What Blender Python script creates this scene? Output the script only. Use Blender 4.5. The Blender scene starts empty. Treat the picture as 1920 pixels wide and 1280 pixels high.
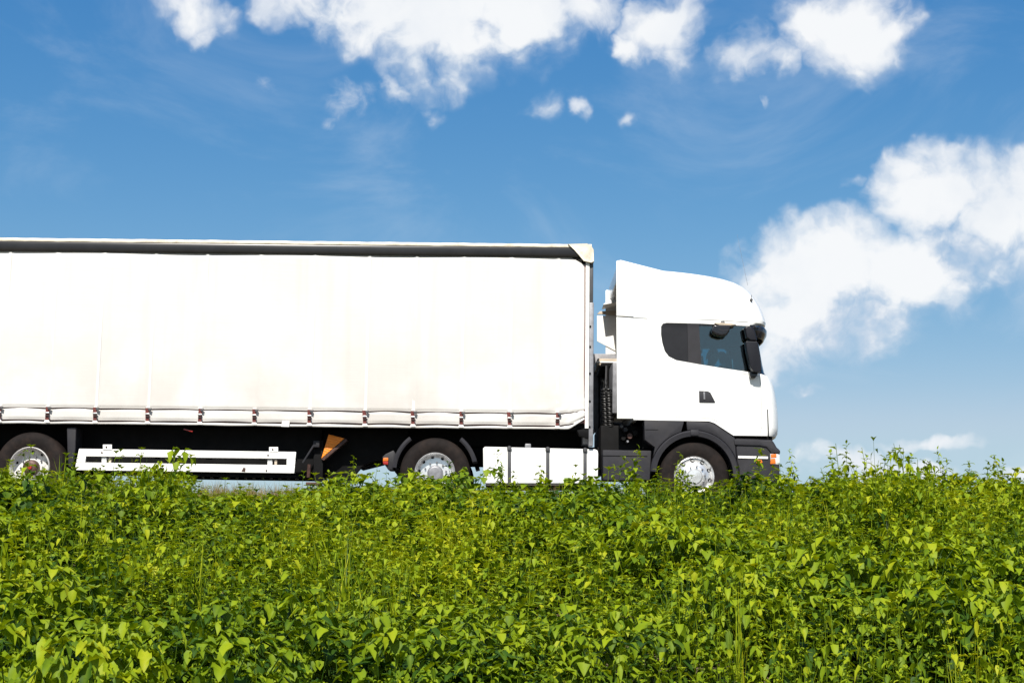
import bpy, bmesh, math, random
import numpy as np
from mathutils import Vector, Matrix
random.seed(7); rng = np.random.default_rng(11)
R = math.radians
scene = bpy.context.scene
col = scene.collection

# ------------------------------------------------------------------ camera
LENS, SENSOR = 50.0, 36.0
F = 1920 * LENS / SENSOR
PITCH, ROLL = R(8.5), R(0.8)
cF = Vector((0, math.cos(PITCH), math.sin(PITCH)))
R0, U0 = Vector((1, 0, 0)), Vector((0, -math.sin(PITCH), math.cos(PITCH)))
cR = math.cos(ROLL) * R0 + math.sin(ROLL) * U0
cU = -math.sin(ROLL) * R0 + math.cos(ROLL) * U0

def ray(x, y):
    return cF + cR * ((x - 960) / F) + cU * ((640 - y) / F)

YS = 21.2                    # near side of the lorry (metres from the camera)
YC = YS + 1.275              # its centre line
WR = 0.525                   # wheel radius
_d = ray(1303, 893); ZC = WR - _d.z / _d.y * (YS + 0.05)

def U(x, y, Y=YS):
    d = ray(x, y); t = Y / d.y
    return (d.x * t, ZC + d.z * t)
def UX(x, y=700, Y=YS): return U(x, y, Y)[0]
def UZ(y, x=1000, Y=YS): return U(x, y, Y)[1]

cd = bpy.data.cameras.new('camera'); cam = bpy.data.objects.new('camera', cd); col.objects.link(cam)
cd.lens, cd.sensor_width, cd.clip_start, cd.clip_end = LENS, SENSOR, 0.1, 9000
M3 = Matrix((cR, cU, -cF)).transposed().to_4x4()
M3.translation = (0, 0, ZC); cam.matrix_world = M3
scene.camera = cam

# ------------------------------------------------------------------ sun, sky
SUN_EL, SUN_AZ = R(46), R(188)            # azimuth clockwise from +Y: behind the camera, to the left
sdir = Vector((math.sin(SUN_AZ) * math.cos(SUN_EL), math.cos(SUN_AZ) * math.cos(SUN_EL), math.sin(SUN_EL)))
sl = bpy.data.lights.new('sun', 'SUN'); sl.energy = 4.6; sl.angle = R(0.53); sl.color = (1, 0.95, 0.87)
so = bpy.data.objects.new('sun', sl); col.objects.link(so)
so.rotation_euler = sdir.to_track_quat('Z', 'Y').to_euler(); so.location = (-10, -20, 30)

scene.view_settings.view_transform = 'Standard'; scene.view_settings.look = 'None'
scene.view_settings.exposure = 0.6; scene.view_settings.gamma = 1
scene.view_settings.use_curve_mapping = False
scene.cycles.max_bounces = 6; scene.cycles.diffuse_bounces = 3; scene.cycles.transparent_max_bounces = 12
scene.cycles.use_denoising = True

class NT:
    def __init__(s, tree): s.t = tree; s.n = tree.nodes; s.l = tree.links
    def new(s, typ, **kw):
        n = s.n.new(typ)
        for k, v in kw.items(): setattr(n, k, v)
        return n
    def put(s, sock, v):
        if v is None: return
        if hasattr(v, 'is_linked') or isinstance(v, bpy.types.NodeSocket): s.l.new(v, sock)
        else: sock.default_value = v
    def math(s, op, a, b=None, c=None, clamp=False):
        n = s.new('ShaderNodeMath', operation=op, use_clamp=clamp)
        s.put(n.inputs[0], a); s.put(n.inputs[1], b); s.put(n.inputs[2], c)
        return n.outputs[0]
    def vmath(s, op, a, b=None, c=None, out=0):
        n = s.new('ShaderNodeVectorMath', operation=op)
        s.put(n.inputs[0], a); s.put(n.inputs[1], b); s.put(n.inputs[2], c)
        return n.outputs[out]
    def ramp(s, v, a, b, c=0.0, d=1.0, smooth=True):
        n = s.new('ShaderNodeMapRange', interpolation_type='SMOOTHSTEP' if smooth else 'LINEAR')
        for i, x in enumerate((v, a, b, c, d)): s.put(n.inputs[i], x)
        return n.outputs[0]
    def noise(s, v, scale, detail=4, rough=0.5, dist=0.0, dims='3D', out=0):
        n = s.new('ShaderNodeTexNoise', noise_dimensions=dims)
        s.put(n.inputs['Vector'], v); n.inputs['Scale'].default_value = scale
        n.inputs['Detail'].default_value = detail; n.inputs['Roughness'].default_value = rough
        n.inputs['Distortion'].default_value = dist
        return n.outputs[out]
    def mix(s, f, a, b, blend='MIX'):
        n = s.new('ShaderNodeMix', data_type='RGBA', blend_type=blend)
        s.put(n.inputs[0], f); s.put(n.inputs[6], a); s.put(n.inputs[7], b)
        return n.outputs[2]

def azel(px, py):
    d = ray(px, py).normalized()
    return math.atan2(d.x, d.y), math.asin(d.z)
PX = 1.0 / F                                # one photo pixel in radians near the axis

# cloud banks: pixel centre, radii, weight
CLOUDS = [
 (560, -40, 120, 75, 1.0), (700, -10, 170, 95, 1.05), (830, 20, 190, 120, 1.1), (980, 10, 150, 110, 1.05), (1080, 5, 80, 70, .95),
 (790, 130, 75, 75, .85), (745, 185, 40, 45, .7), (850, 150, 55, 55, .7), (985, 110, 75, 55, .75), (640, 30, 60, 60, .8),
 (350, 15, 80, 48, .66), (375, 45, 42, 36, .5), (420, 20, 50, 40, .45), (500, 150, 36, 26, .47), (640, 205, 62, 40, .56), (600, 235, 34, 22, .42), (690, 190, 40, 30, .42),
 (1255, 45, 68, 85, 1.05), (1270, 105, 45, 45, .8), (1175, 90, 42, 38, .68),
 (1600, 55, 115, 75, 1.05), (1520, 50, 80, 60, .85), (1610, 125, 38, 50, .7), (1670, 40, 60, 55, .8),
 (1400, 110, 80, 48, .85), (1455, 130, 48, 36, .7), (1015, 205, 45, 26, .42), (1076, 216, 22, 28, .52), (1165, 222, 24, 22, .36), (830, 210, 34, 26, .45), (1437, 202, 16, 12, .5),
 (1560, 500, 130, 95, 1.25), (1470, 500, 95, 80, 1.1), (1680, 520, 110, 90, 1.1), (1420, 520, 50, 45, .8), (1530, 600, 150, 85, .95), (1480, 640, 120, 65, .75), (1630, 580, 120, 75, .9), (1560, 655, 110, 40, .5), (1790, 555, 110, 65, .62),
 (1760, 370, 110, 90, 1.15), (1870, 390, 130, 110, 1.25), (1960, 380, 120, 100, 1.2), (1800, 470, 140, 90, .95), (1930, 490, 120, 60, .7), (1720, 320, 70, 45, .8),
 (1612, 340, 30, 16, .5), (1740, 822, 90, 16, .62), (1600, 860, 90, 26, .95), (1650, 885, 120, 28, .9), (1900, 900, 60, 18, .7), (1540, 735, 50, 10, .36),
]
world = bpy.data.worlds.new('World'); scene.world = world; world.use_nodes = True; world.cycles.sampling_method = 'NONE'
nt = NT(world.node_tree); nt.n.clear()
tc = nt.new('ShaderNodeTexCoord').outputs['Generated']
D = nt.vmath('NORMALIZE', tc)
sky = nt.new('ShaderNodeTexSky', sky_type='NISHITA'); sky.sun_disc = False
sky.sun_elevation = SUN_EL; sky.sun_rotation = SUN_AZ
sky.altitude = 100; sky.air_density = 0.7; sky.dust_density = 1.0; sky.ozone_density = 4.0

# the cloud field as a group: direction -> density
g = bpy.data.node_groups.new('cloud_field', 'ShaderNodeTree')
g.interface.new_socket('Dir', in_out='INPUT', socket_type='NodeSocketVector')
g.interface.new_socket('Density', in_out='OUTPUT', socket_type='NodeSocketFloat')
G = NT(g); gi = G.new('NodeGroupInput'); go = G.new('NodeGroupOutput')
dv = gi.outputs[0]
warp = G.vmath('SUBTRACT', G.noise(dv, 13, 4, .6, out=1), (.5, .5, .5))
warp2 = G.vmath('SUBTRACT', G.noise(dv, 60, 3, .6, out=1), (.5, .5, .5))
dw = G.vmath('ADD', G.vmath('MULTIPLY_ADD', warp, (.06, .06, .05), dv), G.vmath('MULTIPLY', warp2, (.012, .012, .010)))
sx = G.new('ShaderNodeSeparateXYZ'); G.l.new(dw, sx.inputs[0])
az = G.math('ARCTAN2', sx.outputs[0], sx.outputs[1]); el = G.math('ARCSINE', sx.outputs[2])
ASP = 1.3
cb = G.new('ShaderNodeCombineXYZ'); G.l.new(az, cb.inputs[0]); G.l.new(G.math('MULTIPLY', el, ASP), cb.inputs[1]); p2 = cb.outputs[0]
acc = None
for (px, py, rx, ry, w) in CLOUDS:
    a, e = azel(px, py)
    if rx / ry > 2.2:
        q = G.vmath('LENGTH', G.vmath('MULTIPLY', G.vmath('SUBTRACT', p2, (a, e * ASP, 0)), (1 / (rx * 1.45 * PX), 1 / (ry * 1.45 * PX * ASP), 0)), out=1); rad = 1.0
    else:
        q = G.vmath('DISTANCE', p2, (a, e * ASP, 0), out=1); rad = math.sqrt(rx * ry * ASP) * 1.45 * PX
    v = G.ramp(q, 0.05 * rad, 1.0 * rad, w * 1.12, 0.0, smooth=False)
    acc = v if acc is None else G.math('MAXIMUM', acc, v)
# fair-weather clouds over the rest of the sky
sp = G.new('ShaderNodeSeparateXYZ'); G.l.new(dv, sp.inputs[0])
zz = G.math('ADD', G.math('MAXIMUM', sp.outputs[2], 0.0), 0.22)
pl = G.vmath('DIVIDE', dv, G.new('ShaderNodeCombineXYZ').outputs[0]) if False else None
cz = G.new('ShaderNodeCombineXYZ')
G.l.new(G.math('DIVIDE', sp.outputs[0], zz), cz.inputs[0]); G.l.new(G.math('DIVIDE', sp.outputs[1], zz), cz.inputs[1])
gen = G.ramp(G.noise(cz.outputs[0], 1.15, 3, .5), 0.47, 0.72, 0, 1.0)
a0 = G.math('ARCTAN2', sp.outputs[0], sp.outputs[1]); e0 = G.math('ARCSINE', sp.outputs[2])
out = G.math('MAXIMUM', G.ramp(G.math('ABSOLUTE', a0), R(22), R(27)), G.ramp(e0, R(23), R(28)))
acc = G.math('MAXIMUM', acc, G.math('MULTIPLY', gen, out))
fb = G.noise(dw, 22, 7, .52, .5); fb2 = G.noise(dv, 80, 4, .5)
dens = G.math('ADD', acc, G.math('ADD', G.math('MULTIPLY', G.math('SUBTRACT', fb, .5), 1.9), G.math('MULTIPLY', G.math('SUBTRACT', fb2, .5), .32)))
dens = G.math('MULTIPLY', dens, G.ramp(acc, .03, .38))
G.l.new(dens, go.inputs[0])
def field(v):
    n = nt.new('ShaderNodeGroup'); n.node_tree = g; nt.put(n.inputs[0], v); return n.outputs[0]
den = field(D)
den_s = field(nt.vmath('NORMALIZE', nt.vmath('ADD', D, (-.02, 0, .042))))
alpha = nt.math('MULTIPLY', nt.ramp(den, .04, .98), .97)
lit0 = nt.math('SUBTRACT', den, den_s); lit = nt.ramp(lit0, -.42, .2)
alpha = nt.math('MULTIPLY', alpha, nt.ramp(lit0, -.75, -.1, .45, 1.0))
bil = nt.noise(D, 11, 5, .55)
lit = nt.math('ADD', lit, nt.math('MULTIPLY', nt.math('SUBTRACT', bil, .56), 1.6), clamp=True)
ccol = nt.mix(lit, (4.2, 4.75, 5.5, 1), (6.25, 6.35, 6.45, 1))
sc_ = nt.new('ShaderNodeSeparateColor'); nt.l.new(sky.outputs[0], sc_.inputs[0])
cc_ = nt.new('ShaderNodeCombineColor')
for i_, (pw, mu) in enumerate(((1.7, .474), (.9, .99), (.43, 2.13))):     # camera response to the blue sky
    nt.l.new(nt.math('SMOOTH_MIN', nt.math('MULTIPLY', nt.math('POWER', sc_.outputs[i_], pw), mu), (3.15, 4.25, 5.25)[i_], .5), cc_.inputs[i_])
tint = cc_.outputs[0]
veil = nt.math('MULTIPLY', nt.ramp(nt.noise(nt.vmath('MULTIPLY', D, (1, 1, 1.8)), 5.5, 6, .6, .8), .46, .78), .20)
final = nt.mix(alpha, nt.mix(veil, tint, (5.0, 5.5, 6.0, 1)), ccol)
bg = nt.new('ShaderNodeBackground'); nt.l.new(final, bg.inputs[0]); bg.inputs[1].default_value = 0.1
wo = nt.new('ShaderNodeOutputWorld'); nt.l.new(bg.outputs[0], wo.inputs[0])

# ------------------------------------------------------------------ materials
MATS = {}
def mat(name, base, rough=.5, metal=0., var=0., vscale=6., dirt=None, dirt_amt=0., dscale=2.5, coat=0., bump=0., bscale=40., stretch=(1, 1, 1), spec=None):
    m = bpy.data.materials.new(name); m.use_nodes = True
    t = NT(m.node_tree); b = t.n['Principled BSDF']
    b.inputs['Roughness'].default_value = rough; b.inputs['Metallic'].default_value = metal
    b.inputs['Coat Weight'].default_value = coat
    if spec is not None: b.inputs['Specular IOR Level'].default_value = spec
    c = (*base, 1)
    co = t.new('ShaderNodeTexCoord').outputs['Object']
    co = t.vmath('MULTIPLY', co, stretch)
    if var:
        n = t.noise(co, vscale, 5, .6)
        c = t.mix(t.ramp(n, .3, .7), tuple(x * (1 - var) for x in base) + (1,), tuple(min(1, x * (1 + var)) for x in base) + (1,))
    if dirt:
        n = t.noise(co, dscale, 7, .65)
        f = t.math('MULTIPLY', t.ramp(n, .45, .72), dirt_amt)
        c = t.mix(f, c, (*dirt, 1))
    t.put(b.inputs['Base Color'], c)
    if bump:
        n = t.noise(co, bscale, 4, .6)
        bn = t.new('ShaderNodeBump'); bn.inputs['Strength'].default_value = bump; bn.inputs['Distance'].default_value = .01
        t.l.new(n, bn.inputs['Height']); t.l.new(bn.outputs[0], b.inputs['Normal'])
    MATS[name] = m
    return m
WHITE = mat('white_paint', (.80, .80, .78), .3, var=.02, dirt=(.62, .58, .5), dirt_amt=.18, coat=.4)
WHITE2 = mat('white_steel', (.80, .79, .76), .4, var=.03, dirt=(.35, .27, .2), dirt_amt=.25, dscale=5)
CURT = None
BAND = mat('white_webbing', (.63, .62, .60), .6, var=.03)
CREAM = mat('cream_tarp', (.70, .64, .53), .6, var=.05, dirt=(.30, .23, .16), dirt_amt=.55, dscale=4, bump=.4, bscale=14)
RAIL = mat('dark_rail', (.017, .0165, .018), .3, .2, var=.2, vscale=3)
BLACK = mat('black_chassis', (.004, .004, .0045), .7, var=.4, dirt=(.014, .011, .009), dirt_amt=.3, spec=.15)
MIRB = mat('mirror_housing', (.006, .006, .010), .38, spec=.35)
BLACKGLOSS = mat('black_plastic_gloss', (.012, .012, .015), .16)
GREY = mat('grey_plastic', (.021, .0205, .025), .52, spec=.3, var=.12, vscale=9, dirt=(.042, .037, .034), dirt_amt=.35, bump=.1, bscale=160)
CHAR = mat('charcoal_panel', (.013, .0125, .015), .35, spec=.35, var=.15)
RUB = mat('tyre_rubber', (.011, .0085, .008), .8, spec=.15, var=.25, vscale=8, dirt=(.030, .020, .016), dirt_amt=.7, dscale=3)
ALU = mat('aluminium', (.82, .82, .82), .34, .75, var=.08, dirt=(.25, .21, .17), dirt_amt=.5, dscale=7)
STEELW = mat('white_steel_rim', (.70, .68, .66), .45, .1, var=.05, dirt=(.25, .2, .16), dirt_amt=.5, dscale=9)
GALV = mat('galvanised_grey', (.22, .22, .235), .45, .3, var=.2, vscale=12)
GREYD = mat('dark_grey_post', (.06, .06, .064), .5, .2, var=.2)
HUB = mat('brown_hub', (.07, .035, .028), .55, .3, var=.4, vscale=18)
STRAP = mat('red_brown_webbing', (.11, .022, .018), .75, var=.35, vscale=40)
SHADOW_WEBBING = mat('seam_shadow_webbing', (.022, .009, .008), .8, var=.3, vscale=30)  # dark brown for the drawn seam shadow lines and the webbing loops
RED = mat('red_lens', (.32, .02, .015), .2, coat=.5)
ORANGE = mat('orange_lens', (.62, .15, .015), .3, coat=.3)
CHOCK = mat('orange_plastic', (.85, .25, .01), .45, var=.1)
LENS_C = mat('clear_lamp', (.72, .74, .74), .12, .3, coat=.6)
BEIGE = mat('beige_inner', (.50, .42, .33), .6, var=.12, dirt=(.2, .16, .12), dirt_amt=.5)
INTER = mat('cab_interior', (.008, .009, .012), .8, var=.2, spec=.2)
SEATM = mat('seat_cloth', (.015, .015, .02), .9, var=.3, vscale=30)
HOSE = mat('black_hose', (.012, .012, .012), .45)
ASPH = mat('asphalt', (.055, .054, .052), .9, var=.25, vscale=60, bump=.4, bscale=300)
PAINT = mat('road_paint', (.75, .75, .72), .6, var=.08, vscale=20)
SOIL = mat('soil_dry_grass', (.16, .12, .06), .95, var=.4, vscale=3, dirt=(.05, .07, .015), dirt_amt=.8, dscale=.8, bump=.6, bscale=20)

# curtain: off-white PVC, vertical grime streaks and faint weave
m = bpy.data.materials.new('curtain_pvc'); m.use_nodes = True; CURT = m
t = NT(m.node_tree); b = t.n['Principled BSDF']; b.inputs['Roughness'].default_value = .42
oc = t.new('ShaderNodeTexCoord').outputs['Object']
st = t.ramp(t.noise(t.vmath('MULTIPLY', oc, (2.6, 1, .14)), 1.6, 6, .6), .48, .72)
bl = t.ramp(t.noise(oc, .75, 5, .6), .40, .66)
c = t.mix(t.math('MULTIPLY', st, .32), (.605, .59, .57, 1), (.49, .455, .415, 1))
zsep = t.new('ShaderNodeSeparateXYZ'); t.l.new(oc, zsep.inputs[0])
low_mask = t.ramp(zsep.outputs[2], 3.2, 1.2, .15, .85)              # blotches grow stronger towards the bottom
c = t.mix(t.math('MULTIPLY', bl, low_mask), c, (.50, .47, .438, 1))
wv = t.noise(t.vmath('MULTIPLY', oc, (1.2, 1, 34)), 2.2, 3, .5)
c = t.mix(t.math('MULTIPLY', t.ramp(wv, .5, .75), .12), c, (.50, .475, .445, 1))
t.l.new(c, b.inputs['Base Color'])
bn = t.new('ShaderNodeBump'); bn.inputs['Strength'].default_value = .10; bn.inputs['Distance'].default_value = .012
t.l.new(t.math('ADD', wv, t.noise(oc, 3.0, 4, .5)), bn.inputs['Height']); t.l.new(bn.outputs[0], b.inputs['Normal'])

def glass(name, tint, base):
    m = bpy.data.materials.new(name); m.use_nodes = True; t = NT(m.node_tree); t.n.clear()
    tr = t.new('ShaderNodeBsdfTransparent'); tr.inputs[0].default_value = (*tint, 1)
    gl = t.new('ShaderNodeBsdfGlossy'); gl.inputs['Roughness'].default_value = .015
    fr = t.new('ShaderNodeFresnel'); fr.inputs[0].default_value = 1.5
    mx = t.new('ShaderNodeMixShader'); t.l.new(t.math('ADD', fr.outputs[0], base, clamp=True), mx.inputs[0])
    t.l.new(tr.outputs[0], mx.inputs[1]); t.l.new(gl.outputs[0], mx.inputs[2])
    o = t.new('ShaderNodeOutputMaterial'); t.l.new(mx.outputs[0], o.inputs[0])
    return m
GLASS = glass('tinted_glass', (.36, .66, .72), .10)
WGLASS = glass('windscreen_glass', (.55, .84, .84), .04)

# ------------------------------------------------------------------ mesh helpers
class MB:
    def __init__(s): s.v = []; s.f = []
    def add(s, v, f):
        n = len(s.v); s.v += [tuple(p) for p in v]; s.f += [tuple(i + n for i in q) for q in f]; return s
    def box(s, x0, x1, y0, y1, z0, z1):
        v = [(x, y, z) for x in (x0, x1) for y in (y0, y1) for z in (z0, z1)]
        return s.add(v, [(0, 1, 3, 2), (4, 6, 7, 5), (0, 4, 5, 1), (2, 3, 7, 6), (0, 2, 6, 4), (1, 5, 7, 3)])
    def prism(s, poly, y0, y1):
        n = len(poly)
        v = [(x, y0, z) for x, z in poly] + [(x, y1, z) for x, z in poly]
        return s.add(v, [tuple(range(n)), tuple(range(2 * n - 1, n - 1, -1))] + [(i, i + n, (i + 1) % n + n, (i + 1) % n) for i in range(n)])
    def xprism(s, poly, x0, x1):
        n = len(poly)
        v = [(x0, y, z) for y, z in poly] + [(x1, y, z) for y, z in poly]
        return s.add(v, [tuple(range(n)), tuple(range(2 * n - 1, n - 1, -1))] + [(i, i + n, (i + 1) % n + n, (i + 1) % n) for i in range(n)])
    def lathe(s, prof, c=(0, 0, 0), n=48, closed=True, a0=0., a1=2 * math.pi):
        k = len(prof); full = abs(a1 - a0 - 2 * math.pi) < 1e-6; m = n if full else n + 1; v = []; f = []
        for i in range(m):
            a = a0 + (a1 - a0) * i / n
            for r, y in prof: v.append((c[0] + r * math.cos(a), c[1] + y, c[2] + r * math.sin(a)))
        for i in range(n):
            i2 = (i + 1) % m
            for j in range(k if closed else k - 1):
                j2 = (j + 1) % k
                f.append((i * k + j, i * k + j2, i2 * k + j2, i2 * k + j))
        if not full and closed: f += [tuple(range(k)), tuple(range((m - 1) * k + k - 1, (m - 1) * k - 1, -1))]
        return s.add(v, f)
    def tube(s, pts, r, n=8, cap=True):
        pts = [Vector(p) for p in pts]; rs = r if isinstance(r, (list, tuple)) else [r] * len(pts)
        v = []; f = []; prev = None
        for i, p in enumerate(pts):
            d = (pts[min(i + 1, len(pts) - 1)] - pts[max(i - 1, 0)]).normalized()
            if prev is None:
                a = d.orthogonal().normalized()
            else:
                a = prev - d * prev.dot(d); a = a.normalized() if a.length > 1e-6 else d.orthogonal().normalized()
            prev = a; bb = d.cross(a)
            for k in range(n):
                t_ = 2 * math.pi * k / n; v.append(p + (a * math.cos(t_) + bb * math.sin(t_)) * rs[i])
        for i in range(len(pts) - 1):
            for k in range(n):
                k2 = (k + 1) % n; f.append((i * n + k, i * n + k2, (i + 1) * n + k2, (i + 1) * n + k))
        if cap: f += [tuple(range(n - 1, -1, -1)), tuple(range((len(pts) - 1) * n, len(pts) * n))]
        return s.add(v, f)
    def mesh(s, name, bevel=0., seg=2, smooth=False, angle=35):
        me = bpy.data.meshes.new(name); bm = bmesh.new()
        vs = [bm.verts.new(p) for p in s.v]
        for q in s.f:
            try: bm.faces.new([vs[i] for i in q])
            except ValueError: pass
        bmesh.ops.recalc_face_normals(bm, faces=bm.faces)
        if bevel:
            ed = [e for e in bm.edges if len(e.link_faces) == 2 and e.calc_face_angle(0) > R(30)]
            bmesh.ops.bevel(bm, geom=ed, offset=bevel, segments=seg, affect='EDGES', profile=.6, clamp_overlap=True)
        if smooth or bevel:
            for fc in bm.faces: fc.smooth = True
            for e in bm.edges:
                if len(e.link_faces) == 2 and e.calc_face_angle(0) > R(angle): e.smooth = False
        bm.to_mesh(me); bm.free()
        return me
    def build(s, name, material, parent=None, bevel=0., smooth=False, seg=2, loc=None, angle=35):
        return link(name, s.mesh(name, bevel, seg, smooth, angle), material, parent, loc)

def link(name, me, material, parent=None, loc=None):
    if material is not None:
        me.materials.clear(); me.materials.append(material)
    o = bpy.data.objects.new(name, me); col.objects.link(o)
    if parent is not None:
        o.parent = parent
        if loc is None:
            w = Vector((0, 0, 0)); q = parent
            while q is not None: w += Vector(q.location); q = q.parent
            o.location = -w
        else: o.location = loc
    elif loc is not None: o.location = loc
    return o
def tag(o, label, cat, group=None, kind=None):
    if label: o['label'] = label
    if cat: o['category'] = cat
    if group: o['group'] = group
    if kind: o['kind'] = kind
    return o
def empty(name, loc):
    o = bpy.data.objects.new(name, None); col.objects.link(o); o.location = loc; o.empty_display_size = .3; return o
def mir(y): return 2 * YC - y

# ------------------------------------------------------------------ ground and road
def zground(X, Y):
    ys = [-60, 1.0, 3.5, 5.0, 16.0, 17.6, 19.5, 28.2, 30, 35, 9000]
    zs = [-2.35, -2.3, -1.95, -1.68, -.36, -.14, -.045, -.045, -.3, -1.6, -1.6]
    z = np.interp(Y, ys, zs)
    lump = (np.sin(X * 1.3 + Y * .7) + np.sin(X * .55 - Y * 1.1 + 2)) * .035
    return z + lump * ((Y > 1) & (Y < 16.5))
gx = np.concatenate([[-6000, -1500, -400, -120, -50, -25], np.linspace(-16, 16, 81), [25, 50, 120, 400, 1500, 6000]])
gy = np.concatenate([[-3000, -400, -60, -15, -5], np.linspace(-1, 36, 112), [45, 80, 200, 800, 7000]])
gX, gY = np.meshgrid(gx, gy); gZ = zground(gX, gY)
nv = len(gx)
me = bpy.data.meshes.new('ground')
me.from_pydata(np.stack([gX, gY, gZ], -1).reshape(-1, 3).tolist(), [], [(j * nv + i, j * nv + i + 1, (j + 1) * nv + i + 1, (j + 1) * nv + i) for j in range(len(gy) - 1) for i in range(nv - 1)])
for p in me.polygons: p.use_smooth = True
tag(link('ground', me, SOIL), None, None, kind='structure')
rd = MB().box(-400, 400, 19.75, 28.0, -.12, 0.0).build('road', ASPH); tag(rd, None, None, kind='structure')
mk = MB()
mk.add([(-400, 20.05, .004), (400, 20.05, .004), (400, 20.2, .004), (-400, 20.2, .004)], [(0, 1, 2, 3)])
mk.add([(-400, 27.5, .004), (400, 27.5, .004), (400, 27.65, .004), (-400, 27.65, .004)], [(0, 1, 2, 3)])
mk.build('edge_line', PAINT, rd)

# ------------------------------------------------------------------ wheels
def wheel(root, X, Ynear, kind, far=False):
    """hub carries tyre and rim; Ynear = outer face of the tyre"""
    s = -1 if far else 1
    base = empty_at = None
    def P(prof): return [(r, y * s) for r, y in prof]
    key = (kind, far)
    if key not in wheel.cache:
        R1, rr = WR, .30
        wdt = .34 if kind == 'trailer' else .30
        if kind == 'drive': wdt = .60
        tyre = MB()
        tyre.lathe(P([(rr, .02), (rr + .03, .0), (R1 - .12, -.012), (R1 - .045, .0), (R1 - .012, .03), (R1, .06), (R1, wdt - .06), (R1 - .02, wdt - .02), (R1 - .1, wdt), (rr, wdt - .02)]), n=64)
        for k in range(3):
            pass
        ty = tyre.mesh('tyre', smooth=True, angle=50)
        rim = MB()
        if kind == 'front':
            prof = [(.303, -.004), (.296, -.014), (.285, .0), (.275, .03), (.262, .045), (.245, .02), (.20, -.015), (.17, -.03), (.17, .0), (.24, .06), (.28, .10), (.303, .05)]
        elif kind == 'drive':
            prof = [(.303, -.004), (.294, -.014), (.284, .0), (.272, .03), (.26, .10), (.235, .13), (.20, .125), (.10, .125), (.10, .15), (.22, .15), (.28, .14), (.303, .05)]
        else:
            prof = [(.303, -.004), (.294, -.016), (.282, .0), (.276, .05), (.27, .12), (.24, .14), (.15, .135), (.11, .13), (.11, .16), (.23, .165), (.29, .15), (.303, .05)]
        rim.lathe(P(prof), n=56)
        rm = rim.mesh('rim', smooth=True, angle=40)
        hub = MB()
        if kind == 'front': hub.lathe(P([(.172, .01), (.168, -.035), (.15, -.05), (.12, -.052), (.10, -.075), (.0001, -.08), (.0001, .1), (.172, .1)]), n=32)
        elif kind == 'drive': hub.lathe(P([(.12, .14), (.115, .05), (.10, .035), (.08, .03), (.0001, .03), (.0001, .2), (.12, .2)]), n=32)
        else: hub.lathe(P([(.118, .14), (.115, .05), (.095, .03), (.06, .02), (.0001, .02), (.0001, .2), (.118, .2)]), n=32)
        hb = hub.mesh('wheel', smooth=True, angle=40)
        # hand holes and nuts
        holes = MB(); nuts = MB()
        hr, hy, hn, hs = {'front': (.238, .0145, 10, .032), 'drive': (.243, .118, 10, .024), 'trailer': (.236, .132, 10, .02)}[kind]
        for k in range(hn):
            a = 2 * math.pi * k / hn + .3; cx, cz = hr * math.cos(a), hr * math.sin(a)
            ring = []
            for q in range(12):
                b_ = 2 * math.pi * q / 12; dr, dt = hs * .9 * math.cos(b_), hs * math.sin(b_)
                rr_ = hr + dr; aa = a + dt / hr
                yy = np.interp(rr_, [.2, .245, .262], [-.015, .02, .045]) - .003 if kind == 'front' else hy - .004
                ring.append((rr_ * math.cos(aa), yy * s, rr_ * math.sin(aa)))
            holes.add(ring, [tuple(range(12))])
        nr, ny, nn = {'front': (.155, -.05, 10), 'drive': (.165, .122, 10), 'trailer': (.168, .133, 10)}[kind]
        for k in range(nn):
            a = 2 * math.pi * k / nn
            nuts.lathe(P([(.014, ny - .03), (.008, ny - .036), (.0001, ny - .036), (.0001, ny), (.014, ny)]), c=(nr * math.cos(a), 0, nr * math.sin(a)), n=6)
        wheel.cache[key] = (ty, rm, hb, holes.mesh('hand_holes'), nuts.mesh('nuts'))
        for me_, mt in zip(wheel.cache[key], (RUB, ALU if kind != 'trailer' else STEELW, ALU if kind == 'front' else (GALV if kind == 'drive' else HUB), BLACK, GALV)): me_.materials.append(mt)
    ty, rm, hb, hl, nu = wheel.cache[key]
    w0 = Vector(root.location)
    h = link('wheel', hb, None, root, Vector((X, Ynear, WR)) - w0)
    link('tyre', ty, None, h, (0, 0, 0)); rmo = link('rim', rm, None, h, (0, 0, 0))
    o = link('hand_holes', hl, None, h, (0, 0, 0)); o['kind'] = 'stuff'
    o = link('wheel_nuts', nu, None, h, (0, 0, 0)); o['kind'] = 'stuff'
    if kind == 'trailer':
        cp = MB().lathe([(.035, .012 * s), (.03, .004 * s), (.0001, .002 * s), (.0001, .03 * s), (.035, .03 * s)], n=16).build('hub_cap', RED, h, loc=(0, 0, 0), smooth=True)
    h.rotation_euler = (0, random.random() * 6, 0)
    return h
wheel.cache = {}

# ------------------------------------------------------------------ semi trailer
XF = UX(1113, 640); XB = XF - 13.6
KT = math.tan(R(0.15)); XREF = UX(1000)
def TZ(y): return UZ(y, 1000)
def sh(z, X): return z + KT * (X - XREF)
trailer = tag(empty('semi_trailer', (XF - 6.8, YC, 0)), 'long white curtain sided semi trailer coupled behind the white cab', 'trailer')
z_roof, z_rt, z_rb, z_seam, z_hem, z_bot = TZ(457), TZ(464.4), TZ(482), TZ(774), TZ(797), TZ(804.5)
strapx = [UX(p, 780) for p in (0, 90, 180, 278, 376, 478, 581, 685, 775, 865, 956, 1045)]
x = strapx[0]
while x - .72 > XB + .3: x -= .74; strapx.insert(0, x)
strapx = np.array(strapx)

def tmesh(name, mb, material, **kw):
    mb.v = [(x, y, sh(z, x)) for x, y, z in mb.v]
    return mb.build(name, material, kw.pop('parent', trailer), **kw)

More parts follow.
